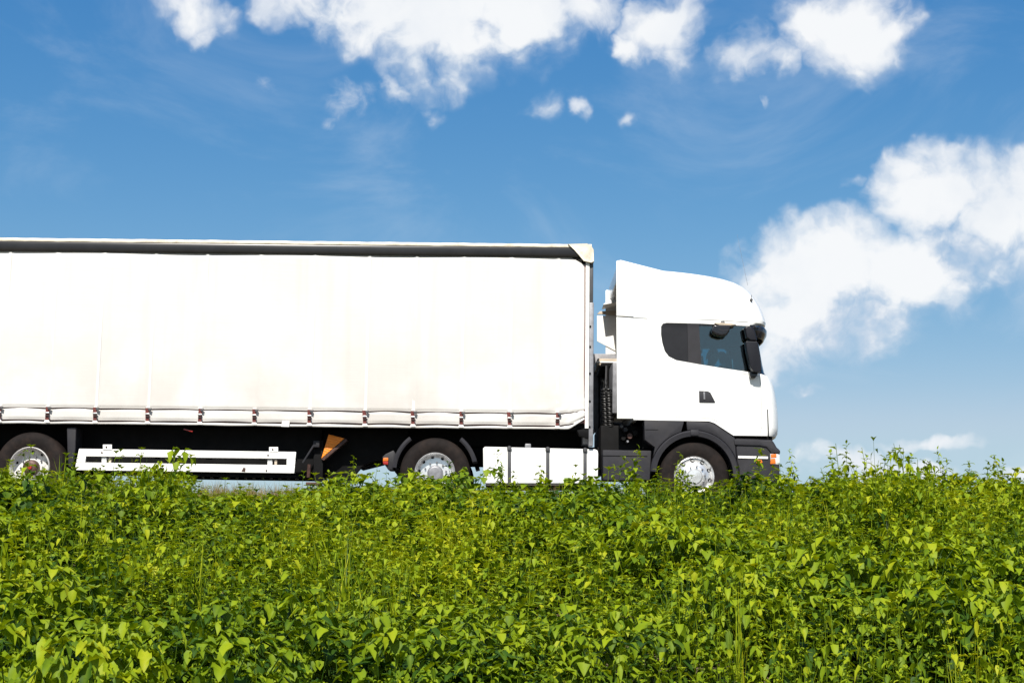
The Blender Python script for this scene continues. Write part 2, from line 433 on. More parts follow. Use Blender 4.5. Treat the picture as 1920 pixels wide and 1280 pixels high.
# curtain, both sides, a sheet with thickness and folds
def curtain(side):
    xs = np.linspace(XB + .12, UX(1098, 640), 420); zs = np.concatenate([np.linspace(z_bot, z_seam + .1, 16), np.linspace(z_seam + .16, z_rb + .012, 30)])
    Xg, Zg = np.meshgrid(xs, zs)
    d = np.min(np.abs(Xg[..., None] - strapx[None, None, :]), -1)
    tt = np.clip(d / .37, 0, 1)
    hgt = (Zg - z_bot) / (z_rb - z_bot)
    bulge = .018 * np.sin(tt * math.pi / 2) * np.exp(-((Zg - z_seam) / .5) ** 2)
    rib = .007 * np.exp(-(d / .03) ** 2)
    wave = .008 * np.sin(Xg * 2.1 + Zg * .6) * np.sin(Zg * 1.7 + 1) + .005 * np.sin(Xg * 7 + 3 * np.sin(Zg * .8)) * (1 - hgt)
    # creases pulled towards the front lower corner
    cx, cz = xs[-1], z_seam + .25
    rr = np.hypot(Xg - cx, Zg - cz); an = np.arctan2(Zg - cz, Xg - cx)
    crease = .007 * np.sin(an * 26) * np.exp(-rr / .45) * np.clip(rr / .1, 0, 1)
    hem = -.028 * np.exp(-((Zg - z_hem) / .016) ** 2) * (.4 + .6 * np.sin(tt * math.pi / 2)) - .022 * np.exp(-((Zg - z_seam) / .014) ** 2)
    off = bulge + rib + wave + crease + hem
    sag = .004 * np.sin(tt * math.pi / 2 + Xg) * np.exp(-((Zg - z_bot) / .08) ** 2)
    Zb = Zg + sag
    front = np.clip((Xg - (xs[-1] - .24)) / .24, 0, 1)        # the lower front corner is turned up
    Zb = np.where(Zg < z_bot + .35, Zb + front * .16 * np.clip(1 - (Zg - z_bot) / .35, 0, 1), Zb)
    Zb = np.where(Zg > z_rb - .3, Zb - front * .14 * np.clip((Zg - z_rb + .3) / .3, 0, 1), Zb)
    Y = YS - off
    if side: Y = 2 * YC - Y
    nx, nz = len(xs), len(zs)
    v = np.stack([Xg, Y, Zb], -1).reshape(-1, 3).tolist()
    f = [(j * nx + i, j * nx + i + 1, (j + 1) * nx + i + 1, (j + 1) * nx + i) for j in range(nz - 1) for i in range(nx - 1)]
    mb = MB(); mb.add(v, f)
    o = tmesh('curtain', mb, CURT, smooth=True, angle=80)
    md = o.modifiers.new('thick', 'SOLIDIFY'); md.thickness = .006; md.offset = -1
    return o
curt = [curtain(0), curtain(1)]
for k, (s_, co) in enumerate(((0, curt[0]), (1, curt[1]))):
    Yf = (lambda y: y) if not s_ else mir
    # thin shadow lines above and below the strap band, made as dark tubes
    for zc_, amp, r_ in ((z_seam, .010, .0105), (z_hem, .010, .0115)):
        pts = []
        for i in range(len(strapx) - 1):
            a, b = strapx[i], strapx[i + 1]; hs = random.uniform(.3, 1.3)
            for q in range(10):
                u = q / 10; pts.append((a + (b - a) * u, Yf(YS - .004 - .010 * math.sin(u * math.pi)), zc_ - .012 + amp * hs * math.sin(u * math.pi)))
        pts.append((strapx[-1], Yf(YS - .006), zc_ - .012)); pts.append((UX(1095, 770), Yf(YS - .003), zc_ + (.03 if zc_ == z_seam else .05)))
        tmesh('seam_shadow_tube', MB().tube(pts, r_, 6), SHADOW_WEBBING, parent=co)
    for sx_ in strapx:
        tmesh('webbing_band', MB().box(sx_ - .019, sx_ + .019, *sorted((Yf(YS + .006), Yf(YS - .0125))), z_seam + .03, z_rb - .01), BAND, parent=co)
        lean = random.uniform(-.01, .02); y0 = Yf(YS - .035); y1 = Yf(YS - .045)
        ys = sorted((y0, y1))
        mb = MB()
        zt, zm, zl = z_seam + .005, (z_seam + z_hem) / 2 + .01, z_hem - .012
        mb.prism([(sx_ - .028 - lean, zt), (sx_ + .026 - lean, zt), (sx_ + .024, zl), (sx_ - .026, zl)], *ys)
        stp = tmesh('tension_strap', mb, STRAP)
        bk = MB(); yb = sorted((Yf(YS - .046), Yf(YS - .062)))
        bk.box(sx_ - .034, sx_ + .03, *yb, zm - .011, zm + .009)
        tmesh('buckle', bk, ALU, parent=stp, bevel=.004)
        b2 = MB(); b2.prism([(sx_ + .0, zt - .01), (sx_ + .058, zt + .0), (sx_ + .05, zm + .03), (sx_ + .012, zm + .05)], *sorted((Yf(YS - .047), Yf(YS - .066))))
        tmesh('ratchet_lever', b2, GREYD, parent=stp, bevel=.004)
        b3 = MB(); b3.box(sx_ - .024, sx_ + .03, *sorted((Yf(YS - .046), Yf(YS - .06))), zm - .058, zm - .03)
        tmesh('webbing_loop', b3, SHADOW_WEBBING, parent=stp, bevel=.004)
        b4 = MB(); b4.prism([(sx_ - .045, zl - .035), (sx_ + .05, zl - .035), (sx_ + .03, zl + .004), (sx_ - .03, zl + .004)], *sorted((Yf(YS - .036), Yf(YS - .05))))
        tmesh('hook', b4, WHITE2, parent=stp, bevel=.004)
        # small tab above the seam
        b5 = MB(); b5.box(sx_ - .03, sx_ + .025, *sorted((Yf(YS - .018), Yf(YS - .04))), zt + .002, zt + .018)
        tmesh('strap_tab', b5, WHITE2, parent=stp, bevel=.004)

# load body behind the curtains: floor, roof sheet, bulkhead, rear doors
tmesh('floor', MB().box(XB + .05, XF - .05, YS + .05, mir(YS + .05), z_bot + .03, z_bot + .13), BLACK)
def roofpoly(nseg=9):
    pts = []
    for i in range(nseg): pass
    return pts
rb_ = MB()
nx = 160; xs = np.linspace(XB, XF - .04, nx)
prof = [(YS + .004, z_rt), (YS - .04, z_rt + .004), (YS - .05, z_rt + .035), (YS - .04, z_roof - .012), (YS + .0, z_roof), (YS + .2, z_roof + .012), (YC, z_roof + .03)]
prof = prof + [(2 * YC - a, b) for a, b in prof[-2::-1]]
v = []; f = []; n = len(prof)
for i, x in enumerate(xs):
    j = .003 * math.sin(x * 9.3) * math.sin(x * 2.7 + 1) + .002 * math.sin(x * 23)
    for q, (a, b) in enumerate(prof):
        e = 1 if q in (1, 2, 3, 4, n - 2, n - 3, n - 4, n - 5) else 0
        v.append((x, a - j * e * (1 if q < n / 2 else -1), b + j * e * .6))
for i in range(nx - 1):
    for q in range(n - 1): f.append((i * n + q, i * n + q + 1, (i + 1) * n + q + 1, (i + 1) * n + q))
rb_.add(v, f); rf = tmesh('roof_tarpaulin', rb_, CREAM, smooth=True, angle=60)
for s_ in (0, 1):
    Yf = (lambda y: y) if not s_ else mir
    pr = [(YS + .06, z_rt - .002), (YS - .036, z_rt - .002), (YS - .042, z_rt - .02), (YS - .042, z_rb + .03), (YS - .03, z_rb - .004), (YS + .06, z_rb - .004)]
    tmesh('side_rail', MB().xprism([(Yf(a), b) for a, b in pr], XB + .02, UX(1098, 470)), RAIL, bevel=.004)
    # corner tarp cap
    P = [(1064, 459), (1100, 458), (1108, 461), (1113, 470), (1113.5, 492), (1108, 494.5), (1094, 491), (1085, 480), (1076, 470)]
    cap = MB(); pl = [U(a, b) for a, b in P]
    cx_ = sum(a for a, _ in pl) / len(pl); cz_ = sum(b for _, b in pl) / len(pl)
    vv = []; ff = []; rings = [1.0, .97, .75, .45, .2]
    for ri, k_ in enumerate(rings):
        for a, b in pl:
            dep = (.048 if ri == 0 else .07) + random.uniform(-.008, .008)
            vv.append((cx_ + (a - cx_) * k_, Yf(YS - dep), cz_ + (b - cz_) * k_))
    m_ = len(pl)
    for ri in range(len(rings) - 1):
        for i in range(m_): ff.append((ri * m_ + i, ri * m_ + (i + 1) % m_, (ri + 1) * m_ + (i + 1) % m_, (ri + 1) * m_ + i))
    ff.append(tuple(range((len(rings) - 1) * m_, len(rings) * m_)))
    # wrap round the front
    b0 = len(vv)
    for i in (1, 2, 3, 4, 5):
        vv.append((pl[i][0] - .01, Yf(YS + .30), pl[i][1] - .004))
    for q in range(4): ff.append((1 + q, 2 + q, b0 + q + 1, b0 + q))
    cap.add(vv, ff); cap.v = list(cap.v)
    o = cap.build('corner_cap', CREAM, trailer, smooth=True, angle=70)
    xe = UX(1096.3, 640)
    MB().tube([(xe - .004, Yf(YS - .012), UZ(498, 1096)), (xe, Yf(YS - .014), UZ(600, 1096)), (xe - .003, Yf(YS - .012), UZ(700, 1096)), (xe + .002, Yf(YS - .012), UZ(795, 1096))], .006, 6).build('curtain_edge_tube', STRAP, trailer)
    # front corner post: white edge strip + grey channel
    za, zb = UZ(803, 1105), UZ(490, 1105)
    MB().box(UX(1097.5, 640), UX(1104.5, 640), *sorted((Yf(YS - .02), Yf(YS + .05))), za, zb).build('post_strip', WHITE2, trailer, bevel=.006)
    zs_ = UZ(567, 1108)
    MB().box(UX(1104.7, 640), XF, *sorted((Yf(YS - .008), Yf(YS + .16))), UZ(836, 1108), zs_).build('corner_post', GALV, trailer, bevel=.012)
    MB().box(UX(1104.7, 640), XF - .01, *sorted((Yf(YS - .004), Yf(YS + .16))), zs_ + .002, zb).build('post_sleeve', GREYD, trailer, bevel=.012)
    for zz_ in (UZ(612, 1108), UZ(650, 1108), UZ(700, 1108), UZ(752, 1108), UZ(800, 1108)):
        MB().lathe([(.014, -.014), (.008, -.02), (.0001, -.02), (.0001, 0), (.014, 0)], c=(UX(1106.5, 640), Yf(YS - .008), zz_), n=8).build('rivet', BLACK, trailer)
    mb = MB().prism([U(1082, 806), U(1110, 801), U(1116, 810), U(1104, 822), U(1086, 815)], *sorted((Yf(YS - .0), Yf(YS + .25)))); mb.build('corner_bracket', BLACK, trailer, bevel=.008)
MB().box(XF - .14, XF - .012, YS + .17, mir(YS + .17), UZ(830, 1108), UZ(464, 1108)).build('bulkhead', GALV, trailer, bevel=.01)
MB().box(XB, XB + .08, YS + .0, mir(YS), sh(z_bot, XB), sh(z_roof - .02, XB)).build('rear_door', WHITE2, trailer, bevel=.01)
# chassis rails, boxes, landing gear
for s_ in (0, 1):
    Yf = (lambda y: y) if not s_ else mir
    yb = sorted((Yf(YC - .55), Yf(YC - .43)))
    mb = MB().prism([(XB + .3, .72), (UX(640), .72), (UX(700), .98), (XF - .15, .98), (XF - .15, sh(z_bot, XF) + .04), (XB + .3, sh(z_bot, XB) + .04)], *yb)
    mb.build('chassis_rail', BLACK, trailer, bevel=.01)
# pallet box slung between the side guards
MB().box(UX(128), UX(600), YS + .42, mir(YS + .42), UZ(880, 380) , z_bot).build('pallet_box', BLACK, trailer, bevel=.02)
pl = [U(a, b) for a, b in ((598, 800), (760, 800), (760, 858), (724, 858), (704, 859), (686, 863), (672, 871), (661, 884), (652, 902), (630, 902), (612, 892), (598, 888))]
MB().prism(pl, YS + .5, YS + .62).build('support_plate', BLACK, trailer, bevel=.01)
MB().prism([(a, b) for a, b in pl[:5]] + [U(660, 870)], YS + .9, mir(YS + .9)).build('kingpin_frame', BLACK, trailer)
for s_ in (0, 1):
    Yf = (lambda y: y) if not s_ else mir
    mb = MB().prism([U(582, 822), U(602, 822), U(600, 900), U(583, 900)], *sorted((Yf(YS + .30), Yf(YS + .44))))
    leg = mb.build('landing_leg', BLACK, trailer, bevel=.012)
    MB().box(UX(576), UX(604), *sorted((Yf(YS + .24), Yf(YS + .5))), UZ(907, 590), UZ(902, 590)).build('foot_plate', HUB, leg, bevel=.008)
    MB().tube([(UX(592), Yf(YS + .22), UZ(828, 590)), (UX(570), Yf(YS + .2), UZ(866, 590))], .016, 8).build('crank_handle', GREY, leg)
    MB().box(UX(588), UX(600), *sorted((Yf(YS + .2), Yf(YS + .31))), UZ(836, 590), UZ(824, 590)).build('gear_box', GREY, leg, bevel=.01)
    MB().tube([(UX(581), Yf(YS + .28), UZ(868, 581)), (UX(580), Yf(YS + .28), UZ(893, 581))], .028, 8).build('brake_line', HUB, leg)
# orange wheel chock held under the floor
ck = MB(); A_, B_, C_ = U(612, 811), U(642, 819), U(598, 857)
ck.prism([A_, B_, C_], YS + .26, YS + .40)
ck.build('wheel_chock', CHOCK, trailer, bevel=.006)
rbm = MB()
for k in range(9):
    u = .06 + k * .1
    L0 = (A_[0] + (C_[0] - A_[0]) * u, A_[1] + (C_[1] - A_[1]) * u); L1 = (B_[0] + (C_[0] - B_[0]) * u, B_[1] + (C_[1] - B_[1]) * u)
    rbm.tube([(L0[0] + .01, YS + .26, L0[1]), (L1[0] - .01, YS + .26, L1[1])], .006, 5)
o = rbm.build('chock_ribs', CHOCK, trailer); o['kind'] = 'stuff'
MB().prism([U(644, 819), U(648, 823), U(603, 861), U(598, 858)], YS + .25, YS + .41).build('chock_bracket', HUB, trailer, bevel=.004)
# side guards
for s_ in (0, 1):
    Yf = (lambda y: y) if not s_ else mir
    y0 = Yf(YS + .03); y1 = Yf(YS + .065); ys = sorted((y0, y1))
    gm = WHITE2 if not s_ else BLACK
    if not s_:
        outer = [(147, 840.5), (553, 847), (553, 854.5), (149, 848.5)]
        top = [(147, 840.5), (554.5, 846.5), (553.5, 859.5), (144, 854.5)]
        bot = [(141.5, 866), (552.5, 871.5), (551, 886.5), (139, 880.5)]
        parts = [('guard_rail', top), ('guard_rail', bot), ('guard_end', [(144, 854.8), (160, 855.1), (158.5, 866), (141.5, 865.7)]), ('guard_end', [(537, 859.6), (553.4, 859.8), (552.6, 871.2), (536.5, 871)])]
        for nm, q in parts:
            MB().prism([U(a, b) for a, b in q], *ys).build(nm, WHITE2, trailer, bevel=.006)
        for cx_ in (200, 512):
            dy = (cx_ - 147) * 6 / 406
            MB().prism([U(a, b + dy) for a, b in ((cx_ - 8, 832), (cx_ + 9, 832), (cx_ + 9, 842), (cx_ - 8, 842))], ys[0] - .012, ys[1] - .02).build('guard_bracket', WHITE2, trailer, bevel=.008)
            MB().prism([U(a, b + dy) for a, b in ((cx_ - 12, 855), (cx_ - 3, 855), (cx_ - 3, 868), (cx_ - 12, 868))], ys[1] + .005, ys[1] + .09).build('guard_post', WHITE2, trailer, bevel=.006)
            MB().prism([U(a, b + dy) for a, b in ((cx_ + 1, 855), (cx_ + 6, 855), (cx_ + 6, 868), (cx_ + 1, 868))], ys[1] + .005, ys[1] + .09).build('guard_post', BEIGE, trailer, bevel=.006)
            for (bx, by) in ((cx_ - 1, 836.5), (cx_ - 10, 847), (cx_ - 13, 876)):
                q = U(bx, by + dy)
                MB().lathe([(.012, -.012), (.007, -.016), (.0001, -.016), (.0001, 0), (.012, 0)], c=(q[0], ys[0] - (.012 if by < 840 else 0), q[1]), n=8).build('bolt', HUB, trailer)
        q = [U(a, b) for a, b in ((452, 883), (459, 884), (460, 877), (456, 875.5))]
        MB().prism(q, ys[0] - .004, ys[0] + .01).build('rust_patch', HUB, trailer)
    else:
        Yp = ys[0]
        q0 = [(300, 890.5), (600, 895), (600, 902), (300, 897.5)]
        strip = MB().prism([U(a, b, Yp) for a, b in q0], *ys).build('guard_rail', BLACK, trailer, bevel=.004)  # far rails coloured black, their shade put into the colour
        q1 = [(300, 862), (600, 866.5), (600, 872), (300, 868)]
        MB().prism([U(a, b, Yp) for a, b in q1], *ys).build('guard_rail', BLACK, trailer, bevel=.004)
        sl_ = MB()
        for k in range(15):
            xx = 330 + k * 16
            sl_.prism([U(a, b, Yp - .01) for a, b in ((xx, 893.6 + k * .24), (xx + 5.5, 893.9 + k * .24), (xx + 5.5, 895.0 + k * .24), (xx, 894.7 + k * .24))], Yp - .012, Yp - .004)
        o = sl_.build('white_dashes', WHITE2, trailer); o['kind'] = 'stuff'  # row of small white dashes along the far lower rail
# trailer axles: wheels, mudguards, flap
ax = [UX(54, 868) - k * 1.31 for k in range(3)]
for X in ax:
    wheel(trailer, X, YS + .03, 'trailer'); wheel(trailer, X, mir(YS + .03), 'trailer', far=True)
    MB().lathe([(.07, -.9), (.07, .9)], c=(X, YC, WR), n=16, closed=False).build('axle', BLACK, trailer, smooth=True)
for s_ in (0, 1):
    Yf = (lambda y: y) if not s_ else mir
    fl = [U(a, b) for a, b in ((123, 800), (141, 800), (139.5, 840), (135, 874), (126, 876), (124, 840))]
    MB().prism(fl, *sorted((Yf(YS + .05), Yf(YS + .4)))).build('mudguard', GREY, trailer, bevel=.02, seg=3)
MB().box(XB + .02, XB + .14, YS + .1, mir(YS + .1), .45, .58).build('rear_bumper_bar', WHITE2, trailer, bevel=.01)
rl = U(352, 804); MB().prism([U(343, 802.5), U(360, 807), U(359, 809), U(342, 804.5)], YS + .06, YS + .1).build('marker_lamp', RED, trailer, bevel=.003)
tmesh('repair_patch', MB().prism([(UX(528, 798), z_bot - .005), (UX(543, 798), z_bot - .008), (UX(543.5, 798), z_hem + .02), (UX(530, 798), z_hem + .022)], YS - .045, YS - .036), WHITE2, parent=curt[0])

# ------------------------------------------------------------------ tractor unit
HW = 1.235; YN = YC - HW                       # cab half width, near side of the cab
XD, XW = UX(815, 886), UX(1303, 893)           # drive axle, front axle
tractor = tag(empty('truck_tractor', ((XD + XW) / 2, YC, 0)), 'white tall roofed tractor unit with dark grey wheel arch at the front', 'truck')
def T(mb, name, material, parent=None, **kw): return mb.build(name, material, parent or tractor, **kw)
def both():
    yield (lambda y: y); yield mir
def yr(Yf, a, b): return sorted((Yf(a), Yf(b)))
def pp(*pts): return [U(a, b, YN) for a, b in pts]

SIL = [(1205, 507.0), (1252, 508), (1275, 509.3), (1300, 511.5), (1325, 514.5), (1350, 518.5), (1370, 523), (1388, 529), (1402, 537), (1412, 546), (1421, 558), (1428, 571), (1433, 583), (1437, 596), (1438.5, 604),
       (1437, 609), (1427, 614), (1424.5, 622), (1425, 632), (1427, 645), (1430, 662), (1433.5, 682), (1437, 697), (1440, 702), (1445, 706.5), (1449.5, 713), (1453, 722), (1456, 735), (1458.5, 750), (1460.5, 768), (1461.5, 785), (1462, 803), (1460.5, 813), (1457, 819)]
XR = UX(1188, 640, YN)
def levels(ins=0.):
    L = []
    for (a, b) in SIL:
        X, Z = U(a, b, YS + .22)
        t_ = max(0., min(1., (605 - b) / 98))
        w = HW - .09 * t_ ** 3
        r_ = .27 + .32 * t_
        if 612 < b < 700: w -= .006
        L.append([X + .035, Z, w, r_])
    for l in L: l[0] -= ins; l[2] -= ins
    if ins:
        L[0][1] -= ins; L[1][1] -= ins; L[2][1] -= ins; L[3][1] -= ins * .9; L[4][1] -= ins * .8; L[5][1] -= ins * .7; L[6][1] -= ins * .6; L[7][1] -= ins * .5; L[8][1] -= ins * .4
        L[-1][1] += ins; L[-2][1] += ins * .9; 
    return L
def loft(ins=0.):
    v = []; f = []; xr = XR + ins
    ring = None
    for X, Z, w, Lr in levels(ins):
        pts = []
        Lr = min(Lr, max(.05, X - xr - .05)); xs0 = X - Lr
        for i in range(10): pts.append((xr + (xs0 - xr) * i / 10, -w))
        NF = 36
        for i in range(NF + 1):
            th = -math.pi / 2 + math.pi * i / NF
            yy = math.sin(th)
            pts.append((X - Lr * (1 - max(0., 1 - abs(yy) ** 5) ** .5), w * yy))
        for i in range(9, -1, -1): pts.append((xr + (xs0 - xr) * i / 10, w))
        ring = len(pts); v += [(a, YC + b, Z) for a, b in pts]
    nl = len(v) // ring
    for j in range(nl - 1):
        for i in range(ring):
            i2 = (i + 1) % ring; f.append((j * ring + i, j * ring + i2, (j + 1) * ring + i2, (j + 1) * ring + i))
    f += [tuple(range(ring)), tuple(range((nl - 1) * ring, nl * ring))]
    return MB().add(v, f)

def tmp(mb, material):
    me = mb.mesh('tmp'); me.materials.append(material)
    o = bpy.data.objects.new('tmp', me); col.objects.link(o); return o
def boolean(o, cutter, op):
    md = o.modifiers.new('b', 'BOOLEAN'); md.operation = op; md.object = cutter; md.solver = 'EXACT'; md.material_mode = 'TRANSFER'
    dg = bpy.context.evaluated_depsgraph_get(); dg.update()
    me = bpy.data.meshes.new_from_object(o.evaluated_get(dg))
    o.modifiers.clear(); old = o.data; o.data = me; bpy.data.meshes.remove(old)
    return o
def dele(*os):
    for o in os: bpy.data.objects.remove(o, do_unlink=True)
def finish(o, name, parent, angle=28, loc=None):
    me = o.data.copy(); me.name = name
    bm = bmesh.new(); bm.from_mesh(me)
    for fc in bm.faces: fc.smooth = True
    for e in bm.edges:
        e.smooth = not (len(e.link_faces) == 2 and e.calc_face_angle(0) > R(angle))
    bm.to_mesh(me); bm.free()
    n = link(name, me, None, parent); dele(o); return n
def cutp(poly, y0, y1, material=None): return tmp(MB().prism(poly, y0, y1), material or WHITE)

# shell
shell = tmp(loft(0), WHITE); inner = tmp(loft(.06), INTER); boolean(shell, inner, 'DIFFERENCE'); dele(inner)
GLZ = pp((1239.5, 612), (1243, 606.5), (1250, 605), (1310, 606.3), (1395, 610.5), (1470, 613.5), (1470, 705), (1437, 702), (1410, 698), (1360, 690.5), (1310, 682.5), (1268, 675), (1254, 668), (1246.5, 658), (1242, 643), (1239.5, 627))
c = cutp(GLZ, YC - 2, YC + 2, CHAR); boolean(shell, c, 'DIFFERENCE'); dele(c)
c = cutp(pp((1100, 785), (1330, 789.5), (1340, 793), (1379, 818.5), (1379, 900), (1100, 900)), YC - 2, YC + 2, WHITE); boolean(shell, c, 'DIFFERENCE'); dele(c)
c = cutp(pp((1438.3, 768), (1439.2, 766), (1440.2, 768), (1442.2, 817), (1441, 822), (1438.8, 822), (1439.6, 817)), YC - 2, YC + 2, BLACK); boolean(shell, c, 'DIFFERENCE'); dele(c)
DOOR = [(1266, 680), (1310, 688), (1360, 696), (1405, 702.5), (1424, 706), (1427, 740), (1428, 800), (1425, 812), (1380, 812.5), (1344, 789), (1332, 783.5), (1268, 781)]
def grow(P, k):
    cx_ = sum(a for a, _ in P) / len(P); cy_ = sum(b for _, b in P) / len(P)
    return [(a + k * (1 if a > cx_ else -1), b + k * (1 if b > cy_ else -1)) for a, b in P]
for Yf in both():
    ys = yr(Yf, YN - .3, YN + .13)
    d_ = shell.copy(); d_.data = shell.data.copy(); col.objects.link(d_)
    c = cutp(pp(*DOOR), *ys); boolean(d_, c, 'INTERSECT'); dele(c)
    dr = finish(d_, 'door', tractor)
    c = cutp(pp(*grow(DOOR, .55)), *ys, BLACK); boolean(shell, c, 'DIFFERENCE'); dele(c)
    # handle: dark recess with a grip
    H = pp((1310.5, 732.5), (1327, 733.2), (1332, 736), (1341, 753.5), (1340, 754.8), (1311, 754.3))
    y0, y1 = yr(Yf, YN - .012, YN + .02)
    hd = MB().prism(H, y0, y1).build('door_handle', GREY, dr, bevel=.008)
    MB().prism(pp((1318.5, 735), (1321.5, 735), (1322, 749), (1319, 749)), *yr(Yf, YN - .024, YN - .013)).build('lock_barrel', GALV, dr, bevel=.003)
cab = finish(shell, 'cab_body', tractor)
# glazing: thin shells cut to each pane
def pane(name, poly, material, i0=.012, i1=.02, ylo=YC - 2, yhi=YC + 2, parent=None):
    a = tmp(loft(i0), material); b = tmp(loft(i1), material); boolean(a, b, 'DIFFERENCE'); dele(b)
    c = cutp(poly, ylo, yhi, material); boolean(a, c, 'INTERSECT'); dele(c)
    return finish(a, name, parent or tractor)
NEAR, FAR = (YC - 2, YC - .6), (YC + .6, YC + 2)
for ylo, yhi in (NEAR, FAR):
    q = pane('quarter_panel', pp((1230, 600), (1288, 600), (1291, 690), (1230, 690)), CHAR, .004, .03, ylo, yhi)
    pane('pillar_trim', pp((1288.4, 600), (1310, 600), (1316.5, 700), (1291.4, 700)), GREY, .001, .03, ylo, yhi)
    pane('side_window', pp((1310.4, 611), (1408, 611), (1421, 702), (1316.9, 702)), GLASS, .014, .02, ylo, yhi)
    pane('window_frame', pp((1308, 600), (1425, 604), (1425, 610.8), (1308, 610.8)), BLACKGLOSS, .004, .03, ylo, yhi)
    pane('front_pillar', pp((1408.4, 611), (1414, 611), (1426.5, 708), (1421.4, 708)), BLACKGLOSS, .004, .03, ylo, yhi)
pane('windscreen', pp((1414.4, 600), (1475, 600), (1475, 708), (1426.9, 708)), WGLASS, .010, .016)
# seams on the white side
for P_ in ([(1155, 592.5), (1180, 594.5), (1214, 596.5), (1214, 597.6), (1180, 595.6), (1155, 593.6)], [(1298, 598), (1350, 600), (1402, 603.6), (1402, 604.4), (1350, 600.9), (1298, 598.7)]):
    for Yf in both(): T(MB().prism(pp(*P_), *yr(Yf, YN - .002, YN + .004)), 'seam', GREYD)
# roof spoiler wedge, side wings behind the cab
for Yf in both():
    T(MB().prism(pp((1155.5, 489.5), (1159, 488.2), (1195, 496), (1195, 507), (1189, 593.5), (1155.8, 592)), *yr(Yf, YN + .0, YN + .03)), 'roof_wing', WHITE, bevel=.006)
    T(MB().prism(pp((1155.8, 593.8), (1188.3, 595.2), (1188.3, 784.5), (1157, 784.3)), *yr(Yf, YN + .0, YN + .03)), 'side_fairing', WHITE, bevel=.008)
sp_ = MB(); a_ = pp((1162, 485.2), (1165, 485.0), (1252.5, 507.3), (1251, 509.5), (1190, 516), (1162, 512))
sp_.prism(a_, YN + .094, mir(YN + .094)); T(sp_, 'roof_spoiler', WHITE, bevel=.012, seg=3)
# cab back wall bracing and equipment in the gap
T(MB().prism([U(1165, 540, YC), U(1187, 536, YC), U(1187, 590, YC), U(1165, 576, YC)], YC - .9, YC + .9), 'deflector_brace', BEIGE, bevel=.01)
YFAR = mir(YN)
T(MB().prism([U(1128, 579, YFAR), U(1160, 561, YFAR), U(1160, 575, YFAR), U(1128, 581, YFAR)], YFAR - .5, YFAR - .04), 'far_spoiler_edge', WHITE, bevel=.005)
T(MB().prism([U(1119, 590, YFAR), U(1124, 584.5, YFAR), U(1160, 583, YFAR), U(1160, 592, YFAR)], YFAR - .06, YFAR - .034), 'wing_flange', BEIGE, bevel=.004)
T(MB().prism([U(1119, 592.5, YFAR), U(1160, 592.5, YFAR), U(1160, 662, YFAR), U(1119, 640, YFAR)], YFAR - .05, YFAR - .034), 'wing_extension', WHITE, bevel=.004)
T(MB().prism([U(1112, 664, YFAR), U(1160, 664, YFAR), U(1160, 812, YFAR), U(1112, 812, YFAR)], YFAR - .06, YFAR - .036), 'rear_screen', GALV, bevel=.004)
for k in range(4): T(MB().prism([U(1122 + k * 9, 690, YFAR - .1), U(1125 + k * 9, 690, YFAR - .1), U(1125 + k * 9, 805, YFAR - .1), U(1122 + k * 9, 805, YFAR - .1)], YFAR - .1, YFAR - .062), 'screen_rib', GREY, bevel=.004)
xg0, xg1 = UX(1120, 700, YC), UX(1180, 700, YC)
T(MB().box(xg0 + .18, XR - .004, YC - .85, YC + 1.0, UZ(784, 1140, YC), UZ(692, 1140, YC)), 'equipment_box', GALV, bevel=.02)
T(MB().box(xg0 + .05, XR - .006, YC - .2, YC + 1.1, UZ(690, 1140, YC), UZ(683, 1140, YC)), 'service_shelf', BLACK, bevel=.01)
T(MB().box(xg0 + .02, XR - .006, YC + .3, YC + 1.15, UZ(681, 1140, YC), UZ(667, 1140, YC)), 'service_panel', BEIGE, bevel=.01)
T(MB().tube([(xg0, YC + .2, UZ(676, 1140, YC)), (XR - .01, YC + .2, UZ(675.5, 1140, YC))], .014, 8), 'grab_rail', WHITE2)
for k in range(5):
    T(MB().tube([(UX(1136 + k * 4, 700, YC - .2), YC - .3 + .1 * k, UZ(690, 1140, YC)), (UX(1134 + k * 4.4, 700, YC - .2), YC - .3 + .1 * k, UZ(790, 1140, YC))], .016, 6), 'cab_back_pipe', [GREYD, BLACK, GREY, BEIGE, HUB][k])
# coiled air hoses between cab and trailer
for k, (px, rad, ph, yy) in enumerate(((1137, .05, 0, .55), (1145, .05, 1.4, .5), (1141, .055, 2.6, .75))):
    pts = []
    N = 17 * 12
    for i in range(N + 1):
        u = i / N; a = u * 17 * 2 * math.pi + ph
        X, Z = U(px - 4 + 4 * u, 726 + 75 * u ** .8, YS + yy)
        pts.append((X + rad * math.cos(a), YS + yy + rad * math.sin(a), Z + .006 * math.sin(a * 1.5)))
    X, Z = U(px - 8, 712, YS + yy); pts.insert(0, (X, YS + yy, Z))
    X, Z = U(px + 8, 822, YS + yy); pts.append((X, YS + yy, Z))
    T(MB().tube(pts, .0085, 5), 'coiled_air_hose', HOSE, smooth=True)

